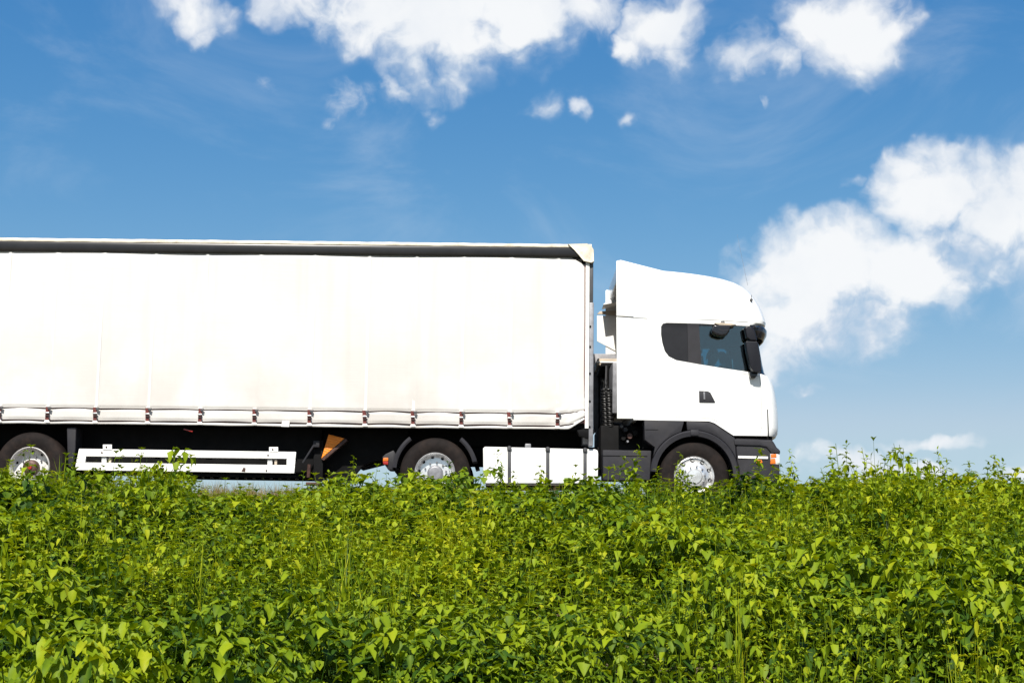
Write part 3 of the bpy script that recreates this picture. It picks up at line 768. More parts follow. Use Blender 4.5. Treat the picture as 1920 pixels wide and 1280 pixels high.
# sun visor
vs = MB(); n = 28; v = []; f = []
prof = [(.0, 0.), (.075, -.01), (.10, -.05), (.095, -.12), (.05, -.20), (.035, -.20), (.06, -.12), (.05, -.05), (.0, -.03)]
for i in range(n + 1):
    u = -1 + 2 * i / n; yy = math.sin(u * math.pi / 2)
    X0, Z0 = U(1428.5, 613.5, YS + .3); xx = X0 + .02 - .27 * (1 - max(0, 1 - abs(yy) ** 5) ** .5)
    nxn = Vector((1, yy ** 5 * 1.0, 0)).normalized()
    for a, b in prof: v.append((xx + a * nxn.x * 1.0, YC + (HW - .03) * yy + a * nxn.y * .9, Z0 + b))
k = len(prof)
for i in range(n):
    for j in range(k): f.append((i * k + j, i * k + (j + 1) % k, (i + 1) * k + (j + 1) % k, (i + 1) * k + j))
f += [tuple(range(k)), tuple(range(n * k, n * k + k))]
vs.add(v, f); T(vs, 'sun_visor', BLACKGLOSS, smooth=True, angle=50)
# mirrors
for Yf in both():
    def seg(P, a, b): return MB().prism([U(a_ - 1, b_, YN - .12) for a_, b_ in P], *yr(Yf, a, b))
    mm = T(seg([(1397.5, 642), (1400, 640.5), (1419, 641.5), (1421, 645), (1425, 668), (1427.5, 694), (1425, 699), (1413, 698), (1407, 690), (1400, 660)], YN - .20, YN - .035), 'main_mirror', MIRB, bevel=.03, seg=4)
    seg([(1404, 646), (1423, 647), (1427, 690), (1411, 688)], YN - .303, YN - .296)
    T(seg([(1396, 614.5), (1401, 612), (1409, 613.5), (1416, 622), (1420, 640), (1407, 639.5), (1400, 634)], YN - .18, YN - .035), 'wide_mirror', MIRB, mm, bevel=.03, seg=4)
    T(MB().tube([(U(1412, 616, YN)[0], Yf(YN - .12), U(1412, 616, YN)[1]), (U(1422, 612, YN)[0], Yf(YN + .03), U(1422, 612, YN)[1])], .022, 8), 'mirror_arm', BLACKGLOSS, mm)
    T(seg([(1407, 697.5), (1423, 699), (1419, 706.5), (1417, 708.5), (1409, 707.5), (1407.5, 703)], YN - .10, YN + .01), 'mirror_foot', BLACKGLOSS, mm, bevel=.012, seg=3)
# kerb mirror hanging above the near door
kb = T(MB().prism(pp((1336, 612.5), (1367, 613), (1364, 625), (1359.5, 632), (1349, 633.5), (1337, 630), (1331.5, 624.5)), YN - .19, YN - .02), 'kerb_mirror', BLACKGLOSS, bevel=.03, seg=4)
T(MB().prism(pp((1338, 607.8), (1366, 608.8), (1378, 611.5), (1366, 613.6), (1346, 612.8), (1339, 610.5)), YN - .17, YN + .0), 'mirror_bracket', BEIGE, kb, bevel=.01)
T(MB().prism(pp((1351, 603.2), (1357, 603), (1359, 607.2), (1350.5, 607.2)), YN - .06, YN - .002), 'bracket_bolt', GREYD, kb, bevel=.006)
T(MB().prism(pp((1344, 620), (1352, 623), (1362, 621.5), (1362, 622.6), (1352, 624.2), (1344, 621.4)), YN - .194, YN - .185), 'mirror_rim', GREY, kb)
# side marker on the roof, horn bolt, aerial
mk_ = U(1411, 561, YN); tl = levels()
def wside(px_, py_): 
    t_ = max(0., min(1., (605 - py_) / 98)); return HW - .09 * t_ ** 3
T(MB().lathe([(.022, -.03), (.012, -.05), (.0001, -.05), (.0001, .09), (.022, .09)], c=(mk_[0] - .01, YC - wside(0, 561) + .07, mk_[1]), n=12), 'roof_marker', GREYD, smooth=True)
T(MB().tube([(mk_[0] - .01, YC - wside(0, 561) + .02, mk_[1] + .02), (mk_[0] - .013, YC - wside(0, 561) + .01, mk_[1] + .07)], .004, 5), 'marker_wire', GREYD)
A0 = U(1402, 535, YC); A1 = U(1382, 440, YC)
T(MB().tube([(A0[0], YC, A0[1]), (A1[0], YC, A1[1])], [.0026, .001], 6), 'aerial', GALV)

# interior
X0 = UX(1430, 690, YN); YD = YC + .62
XH, ZH = U(1337, 668, YD)
T(MB().box(X0 - .42, X0 - .1, YC - 1.1, YC + 1.1, UZ(745, 1400), UZ(709, 1400)), 'dashboard', INTER, bevel=.06, seg=3)
for Yf in both():
    ys = yr(Yf, YN + .36, YN + .88)
    sx0 = XH - .36; zs0 = ZH - .86
    st_ = T(MB().box(sx0 - .05, sx0 + .45, *ys, zs0 - .14, zs0), 'seat', SEATM, bevel=.05, seg=3)
    T(MB().prism([(sx0 - .1, zs0 + .01), (sx0 + .08, zs0 + .01), (sx0 + .0, zs0 + .68), (sx0 - .12, zs0 + .66)], ys[0] + .03, ys[1] - .03), 'seat_back', SEATM, st_, bevel=.05, seg=3)
    T(MB().prism([(sx0 - .11, zs0 + .7), (sx0 + .01, zs0 + .71), (sx0 - .0, zs0 + .92), (sx0 - .1, zs0 + .91)], ys[0] + .13, ys[1] - .13), 'head_rest', SEATM, st_, bevel=.04, seg=3)
sw = MB(); cx_, cz_ = XH + .36, ZH - .42; pts = []
for i in range(33):
    a = 2 * math.pi * i / 32; pts.append((cx_ + .21 * math.cos(a) * .75, YD + .22 * math.sin(a), cz_ + .21 * math.cos(a) * .66))
sw.tube(pts, .016, 8)
for a in (0.5, 2.64, 4.71): sw.tube([(cx_, YD, cz_ - .02), (cx_ + .21 * math.sin(a) * .75, YD + .22 * math.cos(a), cz_ + .21 * math.sin(a) * .66)], .013, 6)
T(sw, 'steering_wheel', INTER, smooth=True)
# the driver: one skinned body, leaning to the wheel
SKIN = mat('skin', (.36, .20, .14), .55); SHIRT = mat('grey_shirt', (.16, .17, .19), .85, var=.2, vscale=30); HAIR = mat('dark_hair', (.015, .011, .009), .7)
def driver():
    V = []; E = []; RD = []
    def vx(p, r, par=None):
        V.append(p); RD.append(r if isinstance(r, tuple) else (r, r))
        if par is not None: E.append((par, len(V) - 1))
        return len(V) - 1
    P = lambda x, y, z: (XH + x, YD + y, ZH + z)
    pel = vx(P(-.14, 0, -.76), (.17, .13)); bel = vx(P(-.15, 0, -.58), (.155, .115), pel); che = vx(P(-.11, 0, -.36), (.17, .12), bel)
    nb = vx(P(-.06, 0, -.20), .075, che); nk = vx(P(-.025, 0, -.12), .058, nb)
    h1 = vx(P(.0, 0, -.055), (.072, .085), nk); h2 = vx(P(-.005, 0, .035), (.082, .10), h1); vx(P(-.012, 0, .10), (.06, .075), h2)
    vx(P(.105, 0, -.005), .016, h1)
    for sd in (-1, 1):
        shd = vx(P(-.09, sd * .19, -.24), .075, che); elb = vx(P(.08, sd * .27, -.46), .05, shd)
        hx, hy, hz = .36 + .21 * .3 * .75, sd * .215, -.42 + .21 * .3 * .66
        wr = vx(P(hx - .09, hy * 1.02, hz - .03), .031, elb); pm = vx(P(hx - .035, hy, hz + .012), (.036, .022), wr)
        for q in range(4):
            oy = (q - 1.5) * .019; L_ = (.030, .036, .034, .026)[q]
            a1 = vx(P(hx + .005, hy + sd * .012 + oy * .2, hz + .030 - oy), .009, pm); a2 = vx(P(hx + .005 + L_ * .6, hy + sd * .022, hz + .020 - oy), .0085, a1); vx(P(hx + .005 + L_ * .5, hy + sd * .012, hz - .008 - oy), .008, a2)
        t1 = vx(P(hx - .02, hy - sd * .026, hz + .028), .010, pm); vx(P(hx + .012, hy - sd * .024, hz + .022), .0085, t1)
        th = vx(P(-.08, sd * .10, -.79), .095, pel); kn = vx(P(.30, sd * .13, -.74), .065, th); an = vx(P(.36, sd * .13, -1.10), .045, kn); vx(P(.48, sd * .13, -1.14), .04, an)
    me = bpy.data.meshes.new('person'); me.from_pydata(V, E, []); o = bpy.data.objects.new('person', me); col.objects.link(o)
    md = o.modifiers.new('skin', 'SKIN'); md.use_smooth_shade = True
    for i, sv in enumerate(me.skin_vertices[0].data): sv.radius = RD[i]; sv.use_root = (i == 0)
    o.modifiers.new('sub', 'SUBSURF').levels = 2; o.modifiers['sub'].render_levels = 2
    dg = bpy.context.evaluated_depsgraph_get(); dg.update(); m2 = bpy.data.meshes.new_from_object(o.evaluated_get(dg)); m2.name = 'person'
    bpy.data.objects.remove(o, do_unlink=True)
    base = Vector((XH - .14, YD, ZH - .86))
    m2.materials.clear()
    for mt in (SHIRT, SKIN): m2.materials.append(mt)
    for p in m2.polygons:
        c_ = p.center - Vector((XH, YD, ZH)); p.use_smooth = True
        p.material_index = 1 if (c_.z > -.165 or (c_.x > .27 and -.52 < c_.z < -.3)) else 0
    for v_ in m2.vertices: v_.co -= base
    o = bpy.data.objects.new('person', m2); col.objects.link(o); o.location = base
    tag(o, 'driver behind the steering wheel seen through the cab side window', 'person')
    hm = MB(); vv = []; ff = []; NU, NV = 16, 8
    for j in range(NV + 1):
        for i in range(NU):
            a = 2 * math.pi * i / NU; e = math.pi / 2 * j / NV
            lo = 1.0 + .35 * max(0, -math.cos(a)) * (1 - j / NV)
            vv.append((XH - .012 + .108 * math.cos(a) * math.cos(e), YD + .092 * math.sin(a) * math.cos(e), ZH + .03 + .125 * math.sin(e) - .10 * max(0, -math.cos(a)) * (1 - j / NV)))
    for j in range(NV):
        for i in range(NU): ff.append((j * NU + i, j * NU + (i + 1) % NU, (j + 1) * NU + (i + 1) % NU, (j + 1) * NU + i))
    hm.add(vv, ff); hm.build('hair', HAIR, o, smooth=True)
    for sd in (-1, 1):
        MB().lathe([(.0001, -.008), (.018, -.006), (.022, .004), (.0001, .01)], c=(XH - .005, YD + sd * .084, ZH - .01), n=12, closed=False).build('ear', SKIN, o, smooth=True)
        MB().lathe([(.0001, -.012), (.011, -.004), (.011, .004), (.0001, .012)], c=(XH + .082, YD + sd * .033, ZH + .012), n=10, closed=False).build('eye', HAIR, o, smooth=True)
driver()

# lower body: wheel arch, storage panel, bumper
cxw, czw = XW, WR; s84 = .655
for Yf in both():
    y0, y1 = YN - .015, YN + .5
    outer = [];
    AR0, AR1 = .575, .66
    arc = MB(); a0, a1 = R(-2), R(176)
    prof = [(AR0, YN - .02), (AR1 - .02, YN - .03), (AR1, YN - .01), (AR1, YN + .45), (AR0, YN + .45)]
    arc.lathe([(r_, Yf(y) ) for r_, y in prof], c=(cxw, 0, czw + .025), n=40, a0=a0, a1=a1)
    wa = T(arc, 'wheel_arch', GREY, smooth=True, angle=40)
    T(MB().box(cxw - .06, cxw + .06, *yr(Yf, YN - .04, YN + .0), czw + .025 + AR0 + .01, czw + .025 + AR1 + .006), 'arch_clip', GREY, wa, bevel=.008)
    # panel above / behind the arch
    def arcpx(aa0, aa1, n, rad=.668):
        return [(cxw + rad * math.cos(R(aa0 + (aa1 - aa0) * i / n)), czw + .025 + rad * math.sin(R(aa0 + (aa1 - aa0) * i / n))) for i in range(n + 1)]
    tp = pp((1208, 787.5), (1283, 788.8))
    T(MB().prism([tp[0], tp[1]] + [U(1278, 806, YN)] + arcpx(107, 157, 10) + pp((1228, 838), (1209, 824)), *yr(Yf, YN + .0, YN + .35)), 'storage_locker', GREY, bevel=.01)
    T(MB().prism(pp((1287, 789), (1331, 791.5), (1342, 796), (1378, 820.5)) + arcpx(21, 99, 14), *yr(Yf, YN + .004, YN + .35)), 'arch_panel', GREY, bevel=.01)
    T(MB().prism(pp((1210, 804.5), (1234, 804.8), (1234, 805.8), (1210, 805.5)), *yr(Yf, YN - .004, YN + .004)), 'panel_groove', BLACK)
    # side of the step and bumper
    bp = arcpx(-12, 18, 8)
    T(MB().prism(pp((1379, 821), (1420, 822.5), (1448, 824), (1452, 829), (1457, 838), (1462, 842), (1462.5, 846)) + pp((1462.5, 940), (1385, 940)) + bp, *yr(Yf, YN + .012, YN + .62)), 'bumper_corner', GREY, bevel=.03, seg=3)
    T(MB().prism(pp((1376, 823), (1420, 824), (1445, 826), (1456, 841), (1462.5, 843.5), (1463, 850), (1446, 849), (1437, 838), (1425, 835.5), (1377, 834)), *yr(Yf, YN - .012, YN + .3)), 'bumper_brow', GREY, bevel=.015, seg=3)
    T(MB().prism(pp((1384, 854.2), (1440, 855.5), (1440, 860), (1384, 858.7)), *yr(Yf, YN - .004, YN + .02)), 'step_strip', WHITE2, bevel=.004)
    T(MB().prism(pp((1418, 862), (1428, 861.5), (1430, 867), (1418, 869)), *yr(Yf, YN - .006, YN + .03)), 'side_repeater', ORANGE, bevel=.006)
    hl = T(MB().prism(pp((1444, 850), (1458, 849.5), (1462.5, 852), (1463, 868), (1460, 871), (1445, 870)), *yr(Yf, YN + .002, YN + .3)), 'headlight', LENS_C, bevel=.02, seg=3)
    T(MB().prism(pp((1445, 859.5), (1453.5, 859), (1454.5, 869), (1444, 869.5)), *yr(Yf, YN - .008, YN + .004)), 'indicator', ORANGE, hl, bevel=.01)
    T(MB().prism(pp((1445, 851), (1455.5, 850.5), (1456, 857), (1445.5, 858)), *yr(Yf, YN - .006, YN + .004)), 'upper_lens', ORANGE, hl, bevel=.012)
xb0, xb1 = UX(1420, 900), UX(1462, 900) - .02
T(MB().box(xb0, xb1, YN + .64, mir(YN + .64), .30, UZ(822, 1440)), 'front_bumper', GREY, bevel=.05, seg=3)
T(MB().box(UX(1400), UX(1450), YN + .1, mir(YN + .1), UZ(826, 1440), UZ(815, 1440)), 'grille_base', BLACK)
for k in range(4):
    zz = UZ(805 - k * 18, 1450); T(MB().box(UX(1440), UX(1461) + .02, YC - .85, YC + .85, zz - .03, zz + .03), 'grille_bar', BLACK, bevel=.01)
# chassis
for Yf in both():
    T(MB().box(XD - .75, XW + .75, *yr(Yf, YC - .45, YC - .36), .72, 1.0), 'frame_rail', BLACK, bevel=.01)
T(MB().box(UX(1130), UX(1215), YN + .42, mir(YN + .42), .62, UZ(792, 1180)), 'gearbox', BLACK, bevel=.03)
T(MB().box(UX(1208), UX(1400), YN + .36, mir(YN + .36), .95, UZ(789, 1300)), 'engine', BLACK, bevel=.03)
T(MB().box(XD - .3, XD + .6, YC - .5, YC + .5, 1.0, 1.12), 'fifth_wheel', BLACK, bevel=.03)
for k, (a, b, rr, m_) in enumerate(((1172, 806, .04, GREY), (1180, 818, .05, HUB), (1165, 800, .03, GREYD), (1190, 812, .05, BLACK), (1176, 828, .02, GALV), (1168, 822, .04, BLACK))):
    X, Z = U(a, b, YN + .35); T(MB().lathe([(rr, -.06), (rr * .8, -.1), (.0001, -.1), (.0001, .1), (rr, .1)], c=(X, YN + .35, Z), n=14), 'air_valve', m_, smooth=True, angle=40)
# grey side box between tank and wheel
sb_ = T(MB().prism(pp((1130, 842.5), (1222, 844), (1219, 900), (1131, 900)), YN + .03, YN + .5), 'side_box', GREY, bevel=.02, seg=3)
T(MB().prism(pp((1130, 853), (1214, 854), (1214, 855.2), (1130, 854.2)), YN + .024, YN + .034), 'box_groove', BLACK, sb_)
# fuel tank
TK = pp((909, 836.8), (1116, 841.5), (1121, 844), (1122, 850), (1121, 906), (911, 906), (906.5, 900), (905.5, 840))
tk = T(MB().prism(TK, YN + .02, YN + .62), 'fuel_tank', WHITE, bevel=.035, seg=4)
for cx_ in (955, 1027, 1097):
    dy = (cx_ - 909) * .0225
    T(MB().prism(pp((cx_ - 3.2, 836 + dy), (cx_ + 3.2, 836 + dy), (cx_ + 3.2, 908), (cx_ - 3.2, 908)), YN + .0, YN + .03), 'tank_strap', GREYD, tk, bevel=.006)
    q = U(cx_, 839 + dy, YN); T(MB().lathe([(.036, -.012), (.03, -.02), (.012, -.022), (.0001, -.022), (.0001, .03), (.036, .03)], c=(q[0], YN + .0, q[1]), n=16), 'strap_bolt', GREYD, tk, smooth=True, angle=40)
q = U(990, 834, YN + .1); T(MB().box(q[0] - .045, q[0] + .045, YN + .08, YN + .17, q[1] - .05, q[1] + .02), 'fuel_cap', GALV, tk, bevel=.015)
tk2 = T(MB().prism(TK, mir(YN + .62), mir(YN + .02)), 'air_tank', GREY, bevel=.035, seg=4)
# rear mudguards and tail light
for Yf in both():
    for (aa0, aa1) in ((14, 52), (128, 176)):
        prof = [(.575, YS + .03), (.60, YS + .022), (.64, YS + .05), (.645, YS + .6), (.575, YS + .6)]
        T(MB().lathe([(r_, Yf(y)) for r_, y in prof], c=(XD, 0, WR + .03), n=14, a0=R(aa0), a1=R(aa1)), 'rear_mudguard', GREY if False else GALV_D if 'GALV_D' in globals() else GREY, smooth=True, angle=40)
    tlb = T(MB().prism([U(a, b) for a, b in ((716, 855.5), (722, 850), (737, 843), (741, 850), (737, 880), (727, 880), (719, 868))], *yr(Yf, YS + .08, YS + .5)), 'lamp_bracket', GREY, bevel=.012)
    T(MB().prism([U(a, b) for a, b in ((718, 857), (727.5, 857), (727.5, 863.5), (717, 864))], *yr(Yf, YS + .05, YS + .3)), 'tail_lamp', ORANGE, tlb, bevel=.01)
    T(MB().prism([U(a, b) for a, b in ((717, 864.2), (727.5, 863.8), (727, 870.5), (718, 869.5))], *yr(Yf, YS + .05, YS + .3)), 'brake_lamp', RED, tlb, bevel=.01)
wheel(tractor, XW, YN + .04, 'front'); wheel(tractor, XW, mir(YN + .04), 'front', far=True)
wheel(tractor, XD, YS + .04, 'drive'); wheel(tractor, XD, mir(YS + .04), 'drive', far=True)
for X in (XW, XD): T(MB().lathe([(.08, -.8), (.08, .8)], c=(X, YC, WR), n=16, closed=False), 'axle', BLACK, smooth=True)
T(MB().lathe([(.0001, -.25), (.2, -.2), (.24, 0), (.2, .2), (.0001, .25)], c=(XD, YC, WR), n=20, closed=False), 'differential', BLACK, smooth=True)

# ------------------------------------------------------------------ vegetation
def leaf_material(name, ramp, trans=.31, attr='tint'):
    m = bpy.data.materials.new(name); m.use_nodes = True; t = NT(m.node_tree); b = t.n['Principled BSDF']
    a = t.new('ShaderNodeAttribute', attribute_name=attr)
    cr = t.new('ShaderNodeValToRGB'); e = cr.color_ramp.elements
    e[0].position, e[0].color = ramp[0][0], (*ramp[0][1], 1); e[1].position, e[1].color = ramp[-1][0], (*ramp[-1][1], 1)
    for p_, c_ in ramp[1:-1]: q = e.new(p_); q.color = (*c_, 1)
    t.l.new(a.outputs['Fac'], cr.inputs[0]); t.l.new(cr.outputs[0], b.inputs['Base Color'])
    b.inputs['Roughness'].default_value = .55; b.inputs['Specular IOR Level'].default_value = .2
    tr = t.new('ShaderNodeBsdfTranslucent')
    t.l.new(t.mix(1., cr.outputs[0], (1.35, 1.25, .5, 1), 'MULTIPLY'), tr.inputs[0])
    mx = t.new('ShaderNodeMixShader'); mx.inputs[0].default_value = trans
    o = t.n['Material Output']; t.l.new(b.outputs[0], mx.inputs[1]); t.l.new(tr.outputs[0], mx.inputs[2]); t.l.new(mx.outputs[0], o.inputs[0])
    return m
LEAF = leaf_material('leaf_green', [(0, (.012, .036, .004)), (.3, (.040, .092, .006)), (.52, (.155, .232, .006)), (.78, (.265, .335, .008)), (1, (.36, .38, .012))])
DRY = leaf_material('dry_grass', [(0, (.16, .11, .04)), (.5, (.30, .22, .10)), (.8, (.22, .21, .05)), (1, (.14, .17, .03))], .25)

def leaf(base, dirv, up, L, W, curl, wide):
    """folded ovate leaf, 9 vertices / 8 triangles (or a 5-vertex one)"""
    d = dirv / np.linalg.norm(dirv); s = np.cross(d, up); s /= np.linalg.norm(s) + 1e-9; n = np.cross(s, d)
    if wide < 0:
        st = [0, .42, 1.0]; wd = [.0, .5, 0]
    elif not wide:
        st = [0, .3, .62, 1.0]; wd = [.0, .5, .40, 0]
    elif wide == 1:
        st = [0, .14, .36, .66, 1.0]; wd = [.0, .36, .52, .36, 0]
    else:
        st = [0, .08, .2, .34, .5, .66, .82, 1.0]; wd = [.0, .27, .47, .46, .52, .36, .28, 0]
    mid = [base + d * L * u - n * curl * L * u * u for u in st]
    v = [mid[0]]; m = len(st) - 2
    for k in range(1, m + 1):
        off = s * W * wd[k]; lift = n * W * (.10 + .12 * (k % 2))
        v += [mid[k] - off + lift, mid[k], mid[k] + off + lift]
    v.append(mid[-1]); e = 1 + 3 * m
    f = [(0, 2, 1), (0, 3, 2)]
    for k in range(m - 1):
        o = 1 + 3 * k; f += [(o, o + 1, o + 4), (o, o + 4, o + 3), (o + 1, o + 2, o + 5), (o + 1, o + 5, o + 4)]
    o = e - 3; f += [(o, o + 1, e), (o + 1, o + 2, e)]
    return v, f
def make_plant(seed, kind, lod=1):
    r = np.random.default_rng(seed); V = []; Fc = []; Tn = []
    def put(v, f, tint):
        n = len(V); V.extend(v); Fc.extend([(a + n, b + n, c + n) for a, b, c in f])
        Tn.extend([tint + (.09 if (i % 3 == 2 or i in (0, len(v) - 1)) else -.04) for i in range(len(v))] if len(v) >= 8 and len(v) % 3 == 2 else [tint] * len(v))
    def stem(p0, p1, w, tint):
        d = p1 - p0; a = np.cross(d, [0.3, 1, .1]); a = a / np.linalg.norm(a) * w; b = np.cross(d, a); b = b / np.linalg.norm(b) * w
        v = [p0 + a, p0 - a * .5 + b, p0 - a * .5 - b, p1 + a * .5, p1 - a * .25 + b * .5, p1 - a * .25 - b * .5]
        put(v, [(0, 1, 4), (0, 4, 3), (1, 2, 5), (1, 5, 4), (2, 0, 3), (2, 3, 5)], tint)
    if kind == 'nettle':                       # upright stem, opposite pairs, unit height 1
        lean = r.normal(0, .10, 2); nn = r.integers(7, 11); tw = r.random() * 6
        for k in range(nn):
            u = (k + .6) / nn; p = np.array([lean[0] * u * u, lean[1] * u * u, u])
            if k == 0: stem(np.array([0, 0, 0.]), np.array([lean[0] * .25, lean[1] * .25, .5]), .007, .35); stem(np.array([lean[0] * .25, lean[1] * .25, .5]), np.array([lean[0], lean[1], 1.]), .005, .5)
            sz = (.125 + .05 * r.random()) * (1 - .55 * u ** 3) 
            for s in (0, 1):
                a = tw + k * math.pi / 2 + s * math.pi + r.normal(0, .3); pitch = r.normal(-.12 + .6 * (u > .9), .48)
                d = np.array([math.cos(a) * math.cos(pitch), math.sin(a) * math.cos(pitch), math.sin(pitch)])
                v, f = leaf(p + d * .025, d, np.array([0, 0, 1.]), sz, sz * (.62 + .12 * r.random()), .25 + .3 * r.random(), lod)
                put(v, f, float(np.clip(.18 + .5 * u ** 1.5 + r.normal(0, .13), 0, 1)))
        for s in range(4):                     # tip rosette
            a = tw + s * math.pi / 2 + .4; d = np.array([math.cos(a) * .7, math.sin(a) * .7, .6]); v, f = leaf(np.array([lean[0], lean[1], 1.0]), d, np.array([0, 0, 1.]), .07, .045, .2, lod)
            put(v, f, float(np.clip(.72 + r.normal(0, .1), 0, 1)))
    elif kind == 'tall':                       # slim upright shoot, closely set leaves to the tip
        for sh_ in range(2):
            lean = r.normal(0, .07, 2); tw = r.random() * 6; top = 1. - .22 * sh_; bx = r.normal(0, .04, 2)
            pt = lambda u: np.array([bx[0] + lean[0] * u * u, bx[1] + lean[1] * u * u, top * u])
            for q in range(4): stem(pt(q / 4), pt((q + 1) / 4), .006 - .001 * q, .4)
            for k in range(40):
                u = .2 + .8 * (k + .5) / 40; a = tw + k * 2.4; pitch = r.normal(.0 + .5 * (u > .93), .55); d = np.array([math.cos(a) * math.cos(pitch), math.sin(a) * math.cos(pitch), math.sin(pitch)])
                sz = (.085 + .045 * r.random()) * (1 - .5 * u ** 4); v, f = leaf(pt(u) + d * .01, d, np.array([0, 0, 1.]), sz, sz * (.5 + .15 * r.random()), .2 + .3 * r.random(), lod)
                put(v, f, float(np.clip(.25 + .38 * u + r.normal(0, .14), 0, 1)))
    elif kind == 'clump':                      # broad arching shoots with trios of leaves
        for sh_ in range(7):
            a = r.random() * 6.28; reach = .35 + .25 * r.random(); H = .6 + .35 * r.random(); prev = np.zeros(3)
            for k in range(1, 6):
                u = k / 5; p = np.array([math.cos(a) * reach * u, math.sin(a) * reach * u, H * math.sin(u * 1.9) / .95]); stem(prev, p, .006, .3); prev = p
                for s in (-1, 0, 1):
                    aa = a + s * 1.0 + r.normal(0, .35); pitch = r.normal(-.15, .5); d = np.array([math.cos(aa) * math.cos(pitch), math.sin(aa) * math.cos(pitch), math.sin(pitch)])
                    sz = .085 + .06 * r.random(); v, f = leaf(p, d, np.array([0, 0, 1.]), sz, sz * (.68 + .2 * r.random()), .2 + .35 * r.random(), lod)
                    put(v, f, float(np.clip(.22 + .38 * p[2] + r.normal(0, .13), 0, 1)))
    elif kind == 'grass':
        for k in range(26):
            a = r.random() * 6.28; sp = .1 + .45 * r.random(); h = .6 + .5 * r.random(); w = .008; b0 = np.array([r.normal(0, .05), r.normal(0, .05), 0.])
            d = np.array([math.cos(a), math.sin(a), 0]); s = np.array([-d[1], d[0], 0]) * w
            p1 = b0 + d * sp * .3 + [0, 0, h * .6]; p2 = b0 + d * sp + [0, 0, h]
            put([b0 - s, b0 + s, p1 - s * .8, p1 + s * .8, p2], [(0, 1, 3), (0, 3, 2), (2, 3, 4)], float(r.random()))
    elif kind == 'herb':                       # small-leaved feathery herb
        for sh_ in range(5):
            a = r.random() * 6.28; tilt = .12 + .2 * r.random(); top = np.array([math.cos(a) * tilt, math.sin(a) * tilt, .75 + .3 * r.random()])
            stem(np.zeros(3), top, .005, .55)
            for k in range(14):
                u = .25 + .75 * k / 14; p = top * u; aa = r.random() * 6.28; pitch = r.normal(.1, .6); d = np.array([math.cos(aa) * math.cos(pitch), math.sin(aa) * math.cos(pitch), math.sin(pitch)])
                sz = (.125 - .05 * u) * (.8 + .6 * r.random()); v, f = leaf(p, d, np.array([0, 0, 1.]), sz, sz * .58, .2, lod)
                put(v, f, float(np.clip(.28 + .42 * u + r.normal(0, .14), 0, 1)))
    return np.array(V, dtype=np.float32), np.array(Fc, dtype=np.int32), np.array(Tn, dtype=np.float32)

PROTO = {'nettle': [make_plant(100 + i, 'nettle') for i in range(8)], 'clump': [make_plant(200 + i, 'clump') for i in range(6)],
         'grass': [make_plant(300 + i, 'grass') for i in range(5)], 'herb': [make_plant(400 + i, 'herb') for i in range(6)], 'tall': [make_plant(500 + i, 'tall') for i in range(8)]}
PROTO3 = {'nettle': [make_plant(100 + i, 'nettle', 2) for i in range(8)], 'clump': [make_plant(200 + i, 'clump', 2) for i in range(6)], 'grass': PROTO['grass'], 'herb': [make_plant(400 + i, 'herb', 1) for i in range(6)], 'tall': PROTO['tall']}

SILV = np.array([(-400, 900), (-100, 902), (0, 900), (60, 903), (110, 896), (150, 893), (250, 893), (310, 890), (345, 900), (400, 930), (500, 934), (560, 926), (600, 908), (640, 915), (700, 914), (760, 900), (800, 902), (850, 897), (900, 900), (1000, 901), (1100, 901),
    (1140, 895), (1190, 876), (1230, 880), (1262, 892), (1300, 895), (1340, 886), (1400, 882), (1455, 886), (1500, 900), (1540, 890), (1575, 864), (1640, 856), (1700, 852), (1760, 860), (1800, 884), (1850, 872), (1885, 856), (1920, 884), (2000, 880), (2400, 880)], float)
PROTO2 = {'nettle': [make_plant(100 + i, 'nettle', 0) for i in range(8)], 'clump': [make_plant(200 + i, 'clump', 0) for i in range(6)], 'grass': PROTO['grass'], 'herb': [make_plant(400 + i, 'herb', 0) for i in range(6)], 'tall': [make_plant(500 + i, 'tall', 0) for i in range(8)]}
PROTO4 = {k_: ([make_plant(b_ + i, k_, -1) for i in range(6)] if k_ != 'grass' else PROTO['grass']) for k_, b_ in (('nettle', 100), ('clump', 200), ('grass', 300), ('herb', 400), ('tall', 500))}
_ng = rng.random((256, 256))
def vnoise(x, y):
    i, j = math.floor(x), math.floor(y); u, w = x - i, y - j; u = u * u * (3 - 2 * u); w = w * w * (3 - 2 * w)
    g_ = lambda a, b: _ng[a % 256, b % 256]
    return (g_(i, j) * (1 - u) + g_(i + 1, j) * u) * (1 - w) + (g_(i, j + 1) * (1 - u) + g_(i + 1, j + 1) * u) * w
def ztop(X, Y):
    px = 960 + F * X / Y * .99
    py = np.interp(px, SILV[:, 0], SILV[:, 1])
    el_ = PITCH - np.arctan((py - 640) / F) - np.sin(ROLL) * (px - 960) / F
    return ZC + Y * np.tan(el_)

